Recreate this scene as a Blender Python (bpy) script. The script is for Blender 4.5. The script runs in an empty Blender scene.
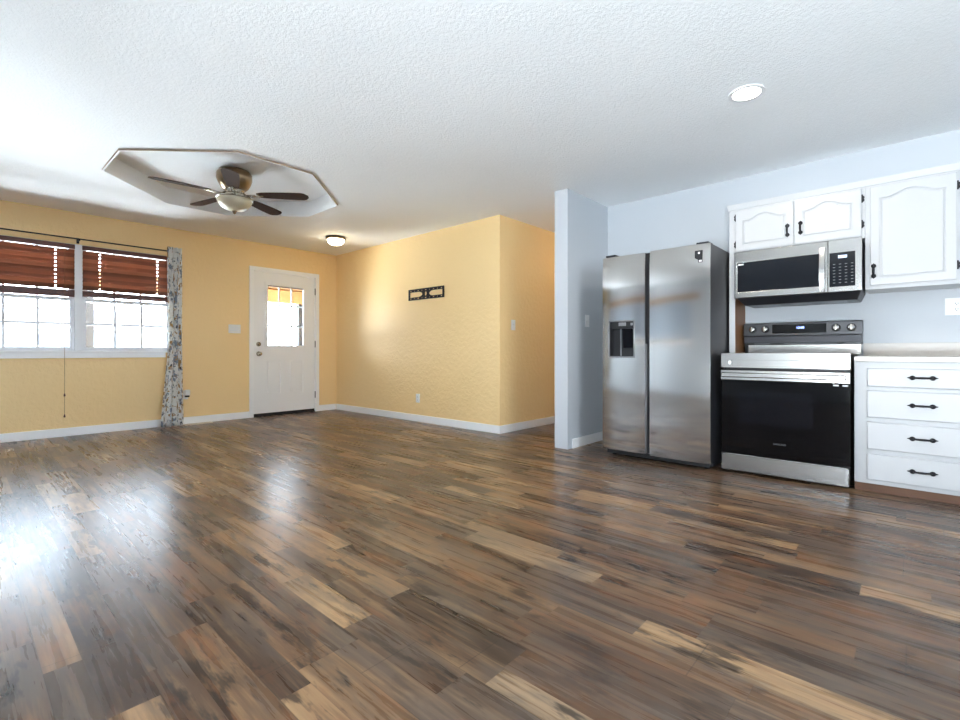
import bpy, bmesh, math, random
from mathutils import Vector, Matrix
random.seed(7)
C = bpy.context.scene.collection
SC = bpy.context.scene
PI = math.pi
H = 2.44
# ------------------------------------------------------------------ camera
TH = math.radians(42.224)
cam_d = bpy.data.cameras.new('camera')
cam_d.sensor_width = 36.0
cam_d.lens = 477.2 / 960 * 36.0
cam_d.shift_y = -8.35 / 960
cam_d.clip_start = 0.05
cam_d.clip_end = 300
cam = bpy.data.objects.new('camera', cam_d)
C.objects.link(cam)
cam.location = (0, 0, 0.9147)
cam.rotation_euler = (PI / 2, 0, TH)
SC.camera = cam
# ------------------------------------------------------------------ sky, sun, exposure
w = bpy.data.worlds.new('sky')
SC.world = w
w.use_nodes = True
wn = w.node_tree
wn.nodes.clear()
w_out = wn.nodes.new('ShaderNodeOutputWorld')
w_bg = wn.nodes.new('ShaderNodeBackground')
w_tc = wn.nodes.new('ShaderNodeTexCoord')
w_sep = wn.nodes.new('ShaderNodeSeparateXYZ')
w_rmp = wn.nodes.new('ShaderNodeValToRGB')
w_rmp.color_ramp.elements[0].position = 0.0
w_rmp.color_ramp.elements[0].color = (1.5, 1.62, 1.8, 1)
w_rmp.color_ramp.elements[1].position = 0.45
w_rmp.color_ramp.elements[1].color = (0.60, 0.78, 1.0, 1)
wn.links.new(w_tc.outputs['Generated'], w_sep.inputs[0])
wn.links.new(w_sep.outputs['Z'], w_rmp.inputs[0])
wn.links.new(w_rmp.outputs[0], w_bg.inputs['Color'])
wn.links.new(w_bg.outputs[0], w_out.inputs['Surface'])
w_bg.inputs['Strength'].default_value = 6.0

def light(name, kind, loc, energy, color=(1, 1, 1), aim=None, **kw):
    d = bpy.data.lights.new(name, kind)
    d.energy = energy
    d.color = color
    for k, v in kw.items():
        setattr(d, k, v)
    o = bpy.data.objects.new(name, d)
    C.objects.link(o)
    o.location = loc
    if aim is not None:
        o.rotation_euler = (Vector(aim) - Vector(loc)).to_track_quat('-Z', 'Y').to_euler()
    return o

# daylight gathered at the openings (sky portals: they add no light of their own)
def portal(name, loc, aim, sx, sy):
    o = light(name, 'AREA', loc, 1.0, aim=aim, shape='RECTANGLE', size=sx, size_y=sy)
    o.data.cycles.is_portal = True
    return o
portal('window_portal', (-6.99, 0.9, 1.5), (0, 0.9, 1.5), 1.9, 1.25)
portal('door_portal', (-6.99, 3.27, 1.43), (0, 3.27, 1.43), 0.62, 0.95)
portal('side_door_portal', (-6.99, -1.55, 1.05), (0, -1.55, 1.05), 1.85, 2.1)
portal('slider_portal', (0.55, -2.93, 1.06), (0.55, 0, 1.06), 2.7, 2.12)
portal('kitchen_window_portal', (2.83, 1.05, 1.5), (0, 1.6, 1.5), 1.8, 1.2)
# added area lamps standing in for daylight thrown up from the ground outside
def bounce(name, loc, aim, energy, sx, sy, col=(0.86, 0.93, 1.0)):
    return light(name, 'AREA', loc, energy, col, aim=aim, shape='RECTANGLE', size=sx, size_y=sy)
bounce('patio_bounce', (0.55, -4.6, -0.2), (0.3, -3.2, 3.2), 1300, 4.4, 3.2)
bounce('window_bounce', (-8.7, 0.95, -0.03), (-7.3, 1.1, 3.0), 600, 3.0, 2.8)
bounce('side_door_bounce', (-8.9, -2.0, -0.03), (-5.6, -0.6, 2.6), 430, 3.0, 3.0)
bounce('kitchen_window_bounce', (4.2, 1.05, 0.0), (2.0, 1.2, 3.0), 110, 2.0, 2.0)
SC.view_settings.view_transform = 'Standard'
SC.view_settings.look = 'None'
SC.view_settings.gamma = 1.0
SC.view_settings.use_curve_mapping = False
SC.view_settings.exposure = 1.72
try:
    SC.cycles.use_denoising = True
    SC.cycles.denoising_input_passes = 'RGB_ALBEDO_NORMAL'
    SC.cycles.denoising_prefilter = 'ACCURATE'
    SC.cycles.use_adaptive_sampling = False
    SC.cycles.max_bounces = 12
    SC.cycles.diffuse_bounces = 7
    SC.cycles.glossy_bounces = 5
    SC.cycles.transparent_max_bounces = 12
    SC.cycles.sample_clamp_indirect = 6
    SC.cycles.caustics_reflective = False
except Exception:
    pass

# ------------------------------------------------------------------ materials
def srgb(r, g, b):
    f = lambda c: (c / 255 / 12.92) if c / 255 <= 0.04045 else ((c / 255 + 0.055) / 1.055) ** 2.4
    return (f(r), f(g), f(b), 1.0)

class NT:
    """small node-tree writer"""
    def __init__(self, name):
        self.m = bpy.data.materials.new(name)
        self.m.use_nodes = True
        self.t = self.m.node_tree
        self.t.nodes.clear()
        self.out = self.t.nodes.new('ShaderNodeOutputMaterial')
    def n(self, kind, **kw):
        nd = self.t.nodes.new('ShaderNode' + kind)
        for k, v in kw.items():
            setattr(nd, k, v)
        return nd
    def l(self, a, b):
        self.t.links.new(a, b)
    def set(self, sock, v):
        if isinstance(v, bpy.types.NodeSocket):
            self.l(v, sock)
        else:
            sock.default_value = v
    def math(self, op, a, b=None, c=None):
        nd = self.n('Math', operation=op)
        self.set(nd.inputs[0], a)
        if b is not None: self.set(nd.inputs[1], b)
        if c is not None: self.set(nd.inputs[2], c)
        return nd.outputs[0]
    def mix(self, fac, a, b, blend='MIX'):
        nd = self.n('MixRGB', blend_type=blend)
        self.set(nd.inputs[0], fac); self.set(nd.inputs[1], a); self.set(nd.inputs[2], b)
        return nd.outputs[0]
    def ramp(self, fac, stops, interp='LINEAR'):
        nd = self.n('ValToRGB')
        cr = nd.color_ramp
        cr.interpolation = interp
        while len(cr.elements) < len(stops):
            cr.elements.new(0.5)
        for e, (p_, c_) in zip(cr.elements, stops):
            e.position = p_; e.color = c_
        self.set(nd.inputs[0], fac)
        return nd.outputs[0]
    def bsdf(self, color, rough=0.5, metal=0.0, **kw):
        b = self.n('BsdfPrincipled')
        self.set(b.inputs['Base Color'], color)
        self.set(b.inputs['Roughness'], rough)
        self.set(b.inputs['Metallic'], metal)
        for k, v in kw.items():
            self.set(b.inputs[k.replace('_', ' ')], v)
        self.l(b.outputs[0], self.out.inputs['Surface'])
        return b
    def bump(self, b, height, strength=0.3, dist=0.01):
        nd = self.n('Bump')
        nd.inputs['Strength'].default_value = strength
        nd.inputs['Distance'].default_value = dist
        self.l(height, nd.inputs['Height'])
        self.l(nd.outputs[0], b.inputs['Normal'])
    def coord(self, which='Object'):
        # the objects' own space is only ever shifted, so noise stays put on the thing
        return self.n('TexCoord').outputs[which]
    def pos(self):
        return self.n('NewGeometry').outputs['Position']
    def noise(self, vec, scale, detail=3.0, rough=0.5, dim='3D', w=None):
        nd = self.n('TexNoise', noise_dimensions=dim)
        if vec is not None: self.l(vec, nd.inputs['Vector'])
        if w is not None: self.set(nd.inputs['W'], w)
        nd.inputs['Scale'].default_value = scale
        nd.inputs['Detail'].default_value = detail
        nd.inputs['Roughness'].default_value = rough
        return nd
    def mapping(self, vec, scale=(1, 1, 1), loc=(0, 0, 0)):
        nd = self.n('Mapping')
        self.l(vec, nd.inputs['Vector'])
        nd.inputs['Scale'].default_value = scale
        nd.inputs['Location'].default_value = loc
        return nd.outputs[0]

def paint(name, col, rough=0.45, bump=0.0, scale=40, vary=0.03, dist=0.006, detail=3, spec=0.5):
    t = NT(name)
    v = t.pos()
    nz = t.noise(v, 2.3, 4)
    dark = tuple(c * (1 - vary * 2) for c in col[:3]) + (1,)
    b = t.bsdf(t.mix(nz.outputs['Fac'], dark, col), rough, Specular_IOR_Level=spec)
    if bump:
        n2 = t.noise(v, scale, detail, 0.55)
        t.bump(b, n2.outputs['Fac'], bump, dist)
    return t.m

def plain(name, col, rough=0.5, metal=0.0, **kw):
    t = NT(name)
    nz = t.noise(t.pos(), 30, 3)
    b = t.bsdf(t.mix(nz.outputs['Fac'], tuple(c * 0.94 for c in col[:3]) + (1,), col), rough, metal, **kw)
    return t.m

def emit(name, col, strength):
    t = NT(name)
    e = t.n('Emission')
    e.inputs['Color'].default_value = col
    e.inputs['Strength'].default_value = strength
    t.l(e.outputs[0], t.out.inputs['Surface'])
    return t.m

def knockdown(name, col, rough, scale, strength, dist):
    """rolled texture paint: flattened blobs over fine grain"""
    t = NT(name)
    v = t.pos()
    n1 = t.noise(v, scale, 4, 0.6)
    r1 = t.ramp(n1.outputs['Fac'], [(0.42, (0, 0, 0, 1)), (0.58, (1, 1, 1, 1))])
    n2 = t.noise(v, scale * 4, 3, 0.6)
    h = t.math('ADD', t.math('MULTIPLY', r1, 1.0), t.math('MULTIPLY', n2.outputs['Fac'], 0.35))
    n3 = t.noise(v, 1.7, 3)
    dark = tuple(c * 0.95 for c in col[:3]) + (1,)
    b = t.bsdf(t.mix(n3.outputs['Fac'], dark, col), rough)
    t.bump(b, h, strength, dist)
    return t.m

def steel(name, col=(0.62, 0.60, 0.57, 1), rough=0.2, aniso=0.6, streak=(200, 200, 3)):
    t = NT(name)
    v = t.mapping(t.pos(), streak)
    nz = t.noise(v, 1.0, 2)
    rg = t.math('MULTIPLY_ADD', nz.outputs['Fac'], 0.04, rough - 0.02)
    tan = t.n('Tangent', direction_type='RADIAL', axis='Z')
    b = t.bsdf(t.mix(nz.outputs['Fac'], tuple(c * 0.93 for c in col[:3]) + (1,), col), rg, 1.0, Anisotropic=aniso, Tangent=tan.outputs[0])
    return t.m

def glass_pane(name):
    t = NT(name)
    fr = t.n('Fresnel'); fr.inputs['IOR'].default_value = 1.45
    tr = t.n('BsdfTransparent'); tr.inputs['Color'].default_value = (0.96, 0.98, 0.98, 1)
    gl = t.n('BsdfGlossy'); gl.inputs['Roughness'].default_value = 0.02
    mx = t.n('MixShader')
    t.l(fr.outputs[0], mx.inputs[0]); t.l(tr.outputs[0], mx.inputs[1]); t.l(gl.outputs[0], mx.inputs[2])
    t.l(mx.outputs[0], t.out.inputs['Surface'])
    return t.m

def floor_material():
    """printed laminate boards: 203 mm boards, each of two strips cut into random lengths, all running along X"""
    t = NT('rustic_laminate')
    sep = t.n('SeparateXYZ')
    t.l(t.pos(), sep.inputs[0])
    X, Y = sep.outputs[0], sep.outputs[1]
    by = t.math('DIVIDE', t.math('SUBTRACT', Y, 0.1685 - 20.3), 0.203)      # board rows
    brow = t.math('FLOOR', by)
    bfr = t.math('FRACT', by)
    half = t.math('GREATER_THAN', bfr, 0.43)
    row = t.math('ADD', t.math('MULTIPLY', brow, 2.0), half)
    def rnd(vals, salt):
        cv = t.n('CombineXYZ')
        for i, v_ in enumerate(vals): t.set(cv.inputs[i], v_)
        cv.inputs[2].default_value = salt
        wn_ = t.n('TexWhiteNoise', noise_dimensions='3D')
        t.l(cv.outputs[0], wn_.inputs['Vector'])
        return wn_
    ro = rnd([row], 3.1).outputs['Value']
    sx = t.math('ADD', t.math('DIVIDE', X, 0.62), t.math('MULTIPLY', ro, 57.0))
    vo = t.n('TexVoronoi', voronoi_dimensions='1D', feature='F1')
    vo.inputs['Scale'].default_value = 1.0
    vo.inputs['Randomness'].default_value = 0.8
    t.l(t.math('ADD', sx, t.math('MULTIPLY', row, 31.0)), vo.inputs['W'])
    ve = t.n('TexVoronoi', voronoi_dimensions='1D', feature='DISTANCE_TO_EDGE')
    ve.inputs['Scale'].default_value = 1.0
    ve.inputs['Randomness'].default_value = 0.8
    t.l(t.math('ADD', sx, t.math('MULTIPLY', row, 31.0)), ve.inputs['W'])
    cs = t.n('SeparateColor')
    t.l(vo.outputs['Color'], cs.inputs[0])
    pid, pid2, pid3 = cs.outputs[0], cs.outputs[1], cs.outputs[2]
    base = t.ramp(pid, [(0.0, srgb(74, 58, 48)), (0.16, srgb(98, 76, 60)), (0.32, srgb(102, 87, 75)), (0.48, srgb(118, 88, 66)),
                        (0.64, srgb(128, 100, 76)), (0.80, srgb(150, 119, 89)), (0.92, srgb(176, 143, 107)), (1.0, srgb(160, 137, 112))])
    # grain, stretched along the board and shifted from strip to strip
    cv = t.n('CombineXYZ')
    t.l(t.math('ADD', t.math('MULTIPLY', X, 1.0), t.math('MULTIPLY', pid2, 40.0)), cv.inputs[0])
    t.l(Y, cv.inputs[1])
    t.l(t.math('MULTIPLY', pid3, 30.0), cv.inputs[2])
    gv = cv.outputs[0]
    g1 = t.noise(t.mapping(gv, (1.5, 26, 1)), 1.0, 4, 0.6)            # long grain
    g2 = t.noise(t.mapping(gv, (5, 62, 1)), 1.0, 2, 0.5)               # fine grain
    g3 = t.noise(t.mapping(gv, (2.6, 8, 1)), 1.0, 3, 0.6)              # weathered patches
    g4 = t.noise(t.mapping(gv, (3.6, 17, 1)), 1.0, 4, 0.68)            # charcoal streaks
    g5 = t.noise(t.mapping(gv, (6.5, 13, 1)), 1.0, 3, 0.6)             # knots
    c = t.mix(t.math('MULTIPLY', t.ramp(g1.outputs['Fac'], [(0.40, (1, 1, 1, 1)), (0.56, (0, 0, 0, 1))]), 0.55), base, t.mix(1.0, base, (0.42, 0.38, 0.36, 1), 'MULTIPLY'))
    c = t.mix(t.math('MULTIPLY', t.ramp(g1.outputs['Fac'], [(0.54, (0, 0, 0, 1)), (0.70, (1, 1, 1, 1))]), 0.50), c, t.mix(0.55, base, srgb(204, 168, 126)))
    c = t.mix(t.math('MULTIPLY', t.ramp(g2.outputs['Fac'], [(0.38, (1, 1, 1, 1)), (0.52, (0, 0, 0, 1))]), 0.30), c, srgb(58, 44, 36))
    c = t.mix(t.math('MULTIPLY', t.ramp(g3.outputs['Fac'], [(0.50, (0, 0, 0, 1)), (0.60, (1, 1, 1, 1))]), 0.50), c, srgb(98, 88, 80))
    c = t.mix(t.math('MULTIPLY', t.ramp(g3.outputs['Fac'], [(0.34, (1, 1, 1, 1)), (0.44, (0, 0, 0, 1))]), 0.40), c, srgb(140, 92, 60))
    dk = t.math('MULTIPLY', t.ramp(g4.outputs['Fac'], [(0.54, (0, 0, 0, 1)), (0.62, (1, 1, 1, 1))]), t.ramp(pid3, [(0.1, (0.35, 0.35, 0.35, 1)), (0.6, (1, 1, 1, 1))]))
    c = t.mix(t.math('MULTIPLY', dk, 0.80), c, srgb(44, 37, 34))
    c = t.mix(t.math('MULTIPLY', t.ramp(g5.outputs['Fac'], [(0.66, (0, 0, 0, 1)), (0.72, (1, 1, 1, 1))]), 0.7), c, srgb(40, 32, 28))
    # seams: strips faint, boards crisper, plus board ends every 1.22 m
    e1 = t.math('LESS_THAN', t.math('ABSOLUTE', t.math('SUBTRACT', bfr, 0.43)), 0.006)
    e2 = t.math('LESS_THAN', ve.outputs['Distance'], 0.002)
    seam_s = t.math('MAXIMUM', e1, e2)
    eb = t.math('LESS_THAN', t.math('MINIMUM', bfr, t.math('SUBTRACT', 1.0, bfr)), 0.008)
    bx_ = t.math('FRACT', t.math('ADD', t.math('DIVIDE', X, 1.22), t.math('MULTIPLY', rnd([brow], 9.7).outputs['Value'], 5.0)))
    ee = t.math('LESS_THAN', t.math('MINIMUM', bx_, t.math('SUBTRACT', 1.0, bx_)), 0.0014)
    seam_b = t.math('MAXIMUM', eb, ee)
    c = t.mix(t.math('MULTIPLY', seam_s, 0.22), c, srgb(52, 42, 36))
    c = t.mix(t.math('MULTIPLY', seam_b, 0.50), c, srgb(40, 33, 30))
    rough = t.math('MULTIPLY_ADD', g1.outputs['Fac'], 0.12, 0.22)
    c = t.mix(1.0, c, (0.90, 0.87, 0.84, 1), 'MULTIPLY')
    b = t.bsdf(c, rough, Specular_IOR_Level=0.28)
    return t.m

def wood(name, c1, c2, axis_scale=(1, 30, 30), rough=0.4, scale=1.0, coat=0.0, spec=0.5):
    t = NT(name)
    n1 = t.noise(t.mapping(t.pos(), axis_scale), scale, 5, 0.6)
    b = t.bsdf(t.mix(n1.outputs['Fac'], c1, c2), rough, Coat_Weight=coat, Coat_Roughness=0.12, Specular_IOR_Level=spec)
    return t.m

def curtain_material():
    t = NT('floral_cotton')
    v = t.coord('UV')
    n0 = t.noise(v, 9.0, 2)
    vv = t.n('VectorMath', operation='ADD')
    sc = t.n('VectorMath', operation='SCALE')
    t.l(n0.outputs['Color'], sc.inputs[0]); sc.inputs['Scale'].default_value = 0.10
    t.l(v, vv.inputs[0]); t.l(sc.outputs[0], vv.inputs[1])
    a = t.noise(vv.outputs[0], 11.0, 3, 0.6)
    b_ = t.noise(t.mapping(vv.outputs[0], (1, 1, 1), (5, 3, 1)), 14.0, 3, 0.6)
    d = t.noise(t.mapping(vv.outputs[0], (1, 1, 1), (9, 1, 4)), 17.0, 3, 0.6)
    col = srgb(246, 245, 242)
    m = t.mix(t.ramp(a.outputs['Fac'], [(0.54, (0, 0, 0, 1)), (0.57, (1, 1, 1, 1))]), col, srgb(150, 160, 172))
    m = t.mix(t.ramp(b_.outputs['Fac'], [(0.56, (0, 0, 0, 1)), (0.60, (1, 1, 1, 1))]), m, srgb(186, 150, 104))
    m = t.mix(t.ramp(d.outputs['Fac'], [(0.63, (0, 0, 0, 1)), (0.65, (1, 1, 1, 1))]), m, srgb(84, 88, 94))
    b = t.bsdf(m, 0.85, Specular_IOR_Level=0.2)
    tl = t.n('BsdfTranslucent')
    t.l(m, tl.inputs['Color'])
    mx = t.n('MixShader'); mx.inputs[0].default_value = 0.15
    t.l(b.outputs[0], mx.inputs[1]); t.l(tl.outputs[0], mx.inputs[2])
    t.l(mx.outputs[0], t.out.inputs['Surface'])
    return t.m

M = {}
M['yellow'] = knockdown('yellow_wall_paint', srgb(249, 216, 158), 0.46, 22, 0.3, 0.006)
M['white_wall'] = paint('white_wall_paint', srgb(192, 196, 201), 0.5, 0.12, 60, 0.01)
M['ceiling'] = knockdown('ceiling_texture_paint', srgb(248, 249, 250), 0.75, 60, 0.28, 0.005)
M['trim'] = paint('white_trim_paint', srgb(248, 249, 250), 0.35, 0, vary=0.01)
M['door'] = paint('white_door_paint', srgb(244, 245, 246), 0.35, 0, vary=0.01)
M['vinyl'] = paint('white_vinyl', srgb(232, 234, 238), 0.35, 0, vary=0.01)
M['cabinet'] = paint('cabinet_white_paint', srgb(194, 195, 197), 0.36, 0.05, 70, 0.01)
M['tan'] = paint('tan_outer_edge', srgb(192, 172, 152), 0.6, 0, vary=0.04)
M['floor'] = floor_material()
M['glass'] = glass_pane('window_glass')
M['steel'] = steel('brushed_steel', (0.60, 0.595, 0.58, 1), 0.11, 0.8)
M['steel_h'] = steel('brushed_steel_trim', (0.41, 0.405, 0.395, 1), 0.26, 0.4, (0.5, 6, 6))
M['dark_trim'] = plain('dark_steel_trim', srgb(98, 98, 100), 0.3, 0.9)
M['dark_steel'] = plain('dark_grey_side_metal', srgb(66, 66, 70), 0.38, 0.55)
M['edge_steel'] = plain('grey_edge_metal', srgb(150, 150, 152), 0.3, 0.8)
M['black_plastic'] = plain('black_plastic', srgb(22, 22, 24), 0.38)
M['black_glass'] = plain('black_oven_glass', srgb(8, 8, 10), 0.06, 0.0, Specular_IOR_Level=0.3)
M['smoke_glass'] = plain('smoked_oven_window', srgb(14, 15, 20), 0.08, 0.0, Specular_IOR_Level=0.3)
M['mw_glass'] = plain('microwave_window', srgb(24, 27, 33), 0.12, 0.0, Specular_IOR_Level=0.3)
M['grey_plastic'] = plain('grey_plastic', srgb(120, 122, 126), 0.4)
M['black_iron'] = plain('black_iron', srgb(26, 25, 30), 0.45, 0.3)
M['bronze'] = plain('antique_bronze_metal', srgb(150, 128, 100), 0.28, 0.9)
M['nickel'] = plain('brushed_nickel', srgb(190, 184, 172), 0.25, 1.0)
M['brown_side'] = wood('bare_brown_panel', srgb(126, 84, 50), srgb(150, 104, 66), (30, 30, 2), 0.5)
M['toe'] = wood('dark_brown_base_board', srgb(84, 52, 32), srgb(110, 72, 46), (2, 30, 30), 0.5)
M['blind_b'] = wood('cherry_blind_reflect_dark', srgb(92, 54, 40), srgb(132, 86, 64), (2, 1.2, 26), 0.42)
M['blind_c'] = wood('cherry_blind_reflect_pale', srgb(134, 80, 56), srgb(190, 130, 98), (2, 1.2, 26), 0.42)
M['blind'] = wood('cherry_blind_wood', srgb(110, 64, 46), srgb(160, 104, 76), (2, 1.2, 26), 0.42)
M['blind_dark'] = wood('dark_blind_wood', srgb(82, 42, 32), srgb(104, 54, 40), (40, 1.5, 40), 0.42)
M['blade'] = wood('walnut_fan_blade', srgb(52, 37, 29), srgb(72, 51, 40), (8, 8, 8), 0.7, 1.0, 0.0, 0.06)
M['counter'] = paint('beige_laminate', srgb(206, 200, 194), 0.4, 0, vary=0.03)
M['counter_edge'] = paint('pale_laminate_edge', srgb(236, 232, 226), 0.4, 0, vary=0.01)
M['plate'] = plain('white_plastic', srgb(236, 236, 236), 0.35)
M['ivory'] = plain('ivory_metal', srgb(214, 204, 184), 0.4)
M['slot'] = plain('dark_slot', srgb(40, 40, 42), 0.6)
M['curtain'] = curtain_material()
M['sticker_white'] = plain('white_sticker', srgb(235, 235, 235), 0.5)
M['cord'] = plain('brown_cord', srgb(150, 110, 80), 0.7)
M['ladder'] = plain('pale_ladder_cord', srgb(170, 120, 90), 0.7)
M['bowl'] = None
t = NT('frosted_bowl_glass')
_b = t.bsdf(srgb(214, 204, 178), 0.3, Subsurface_Weight=0.0, Coat_Weight=0.3)
M['bowl'] = t.m
M['lamp_on'] = emit('lit_warm_glass', (1.0, 0.86, 0.58, 1), 4.0)
M['disc_on'] = emit('lit_white_disc', (1.0, 0.97, 0.92, 1), 9.0)
M['blue_led'] = emit('blue_digits', (0.25, 0.35, 1.0, 1), 3.0)
M['lcd'] = emit('pale_blue_display', (0.55, 0.72, 1.0, 1), 0.8)
M['siding'] = paint('white_siding', srgb(236, 234, 230), 0.7, 0, vary=0.02)
M['sky_blocker'] = wood('brown_blocker_boards', srgb(92, 74, 58), srgb(116, 94, 74), (12, 2, 1), 0.8)
M['house_wall'] = paint('grey_siding', srgb(150, 150, 152), 0.8, 0, vary=0.02)
M['roof'] = paint('pink_grey_shingle', srgb(120, 104, 100), 0.8, 0, vary=0.08)
M['house_glass'] = plain('blue_house_glass', srgb(20, 36, 64), 0.8, 0.0, Specular_IOR_Level=0.0)
M['ground'] = paint('pale_gravel', srgb(214, 210, 202), 0.9, 0.3, 8, 0.05)
M['post'] = paint('grey_post_paint', srgb(46, 45, 50), 0.6, 0, vary=0.03)
M['porch_wood'] = wood('tan_porch_boards', srgb(150, 108, 66), srgb(172, 130, 86), (2, 12, 12), 0.6)
t = NT('blue_grey_roller_shade')
_d = t.n('BsdfDiffuse'); _d.inputs['Color'].default_value = srgb(170, 178, 190)
_t = t.n('BsdfTranslucent'); _t.inputs['Color'].default_value = srgb(150, 160, 175)
_m = t.n('MixShader'); _m.inputs[0].default_value = 0.12
t.l(_d.outputs[0], _m.inputs[1]); t.l(_t.outputs[0], _m.inputs[2]); t.l(_m.outputs[0], t.out.inputs['Surface'])
M['shade'] = t.m

# ------------------------------------------------------------------ mesh writer
ORG = {}
class MB:
    def __init__(self):
        self.bm = bmesh.new()
        self.mi = 0
    def _mark(self, geom):
        for f in geom:
            if isinstance(f, bmesh.types.BMFace):
                f.material_index = self.mi
    def box(self, x0, x1, y0, y1, z0, z1):
        x0, x1 = min(x0, x1), max(x0, x1); y0, y1 = min(y0, y1), max(y0, y1); z0, z1 = min(z0, z1), max(z0, z1)
        vs = [self.bm.verts.new(p) for p in ((x0, y0, z0), (x1, y0, z0), (x1, y1, z0), (x0, y1, z0), (x0, y0, z1), (x1, y0, z1), (x1, y1, z1), (x0, y1, z1))]
        for q in ((0, 3, 2, 1), (4, 5, 6, 7), (0, 1, 5, 4), (1, 2, 6, 5), (2, 3, 7, 6), (3, 0, 4, 7)):
            f = self.bm.faces.new([vs[i] for i in q]); f.material_index = self.mi
        return self
    def hexa(self, pts):
        """eight corners, bottom ring then top ring"""
        vs = [self.bm.verts.new(p) for p in pts]
        for q in ((0, 3, 2, 1), (4, 5, 6, 7), (0, 1, 5, 4), (1, 2, 6, 5), (2, 3, 7, 6), (3, 0, 4, 7)):
            f = self.bm.faces.new([vs[i] for i in q]); f.material_index = self.mi
        return self
    def lathe(self, profile, center, axis=(0, 0, 1), seg=32):
        """profile: (radius, height) pairs along axis"""
        ax = Vector(axis).normalized()
        ux = ax.orthogonal().normalized()
        uy = ax.cross(ux)
        c = Vector(center)
        rings = []
        for r, h in profile:
            if r < 1e-5:
                rings.append([self.bm.verts.new(c + ax * h)])
            else:
                rings.append([self.bm.verts.new(c + ax * h + ux * r * math.cos(2 * PI * k / seg) + uy * r * math.sin(2 * PI * k / seg)) for k in range(seg)])
        for a, b in zip(rings[:-1], rings[1:]):
            for k in range(seg):
                k2 = (k + 1) % seg
                if len(a) == 1 and len(b) == 1: continue
                if len(a) == 1: f = self.bm.faces.new((a[0], b[k2], b[k]))
                elif len(b) == 1: f = self.bm.faces.new((a[k], a[k2], b[0]))
                else: f = self.bm.faces.new((a[k], a[k2], b[k2], b[k]))
                f.smooth = True; f.material_index = self.mi
        for rg, rev in ((rings[0], True), (rings[-1], False)):
            if len(rg) > 2:
                f = self.bm.faces.new(list(reversed(rg)) if rev else rg); f.material_index = self.mi
        return self
    def cyl(self, p0, p1, r, seg=16, r1=None):
        d = Vector(p1) - Vector(p0)
        return self.lathe([(r, 0), (r if r1 is None else r1, d.length)], p0, d, seg)
    def tube(self, pts, r, seg=10):
        pts = [Vector(p_) for p_ in pts]
        rr = r if isinstance(r, (list, tuple)) else [r] * len(pts)
        rings = []
        up = None
        for i, p_ in enumerate(pts):
            d = (pts[min(i + 1, len(pts) - 1)] - pts[max(i - 1, 0)]).normalized()
            if up is None: up = d.orthogonal().normalized()
            up = (up - d * up.dot(d)).normalized()
            sd = d.cross(up)
            rings.append([self.bm.verts.new(p_ + up * rr[i] * math.cos(2 * PI * k / seg) + sd * rr[i] * math.sin(2 * PI * k / seg)) for k in range(seg)])
        for a, b in zip(rings[:-1], rings[1:]):
            for k in range(seg):
                k2 = (k + 1) % seg
                f = self.bm.faces.new((a[k], a[k2], b[k2], b[k])); f.smooth = True; f.material_index = self.mi
        f = self.bm.faces.new(list(reversed(rings[0]))); f.material_index = self.mi
        f = self.bm.faces.new(rings[-1]); f.material_index = self.mi
        return self
    def plate(self, outlines, w0, w1, frame, bevel=0.0):
        """outlines (first one outer, others holes) in a plane, thickness w0..w1 along its normal"""
        cu = bpy.data.curves.new('outline', 'CURVE')
        cu.dimensions = '2D'
        cu.fill_mode = 'BOTH'
        cu.extrude = (w1 - w0) / 2 - bevel
        cu.bevel_depth = bevel
        cu.bevel_resolution = 1
        if bevel: cu.offset = -bevel
        for ol in outlines:
            sp = cu.splines.new('POLY')
            sp.points.add(len(ol) - 1)
            for pt, (u, v) in zip(sp.points, ol):
                pt.co = (u, v, 0, 1)
            sp.use_cyclic_u = True
        ob = bpy.data.objects.new('outline', cu)
        me = bpy.data.meshes.new_from_object(ob)
        U_, V_, W_, O_ = (Vector(q) for q in frame)
        wm = (w0 + w1) / 2
        me.transform(Matrix(((U_.x, V_.x, W_.x, O_.x + W_.x * wm), (U_.y, V_.y, W_.y, O_.y + W_.y * wm), (U_.z, V_.z, W_.z, O_.z + W_.z * wm), (0, 0, 0, 1))))
        n0 = len(self.bm.faces)
        self.bm.from_mesh(me)
        self.bm.faces.ensure_lookup_table()
        for f in self.bm.faces[n0:]: f.material_index = self.mi
        bpy.data.objects.remove(ob); bpy.data.curves.remove(cu); bpy.data.meshes.remove(me)
        return self

def facing_south(y):  return ((1, 0, 0), (0, 0, 1), (0, -1, 0), (0, y, 0))      # u=x v=z w=-y
def facing_east(x):   return ((0, 1, 0), (0, 0, 1), (1, 0, 0), (x, 0, 0))       # u=y v=z w=+x
def facing_up(z):     return ((1, 0, 0), (0, 1, 0), (0, 0, 1), (0, 0, z))
def rect(u0, u1, v0, v1): return [(u0, v0), (u1, v0), (u1, v1), (u0, v1)]
def oval(cu, cv, ru, rv, n=20, power=1.0):
    return [(cu + ru * math.copysign(abs(math.cos(a)) ** power, math.cos(a)), cv + rv * math.copysign(abs(math.sin(a)) ** power, math.sin(a))) for a in (2 * PI * k / n for k in range(n))]

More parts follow.
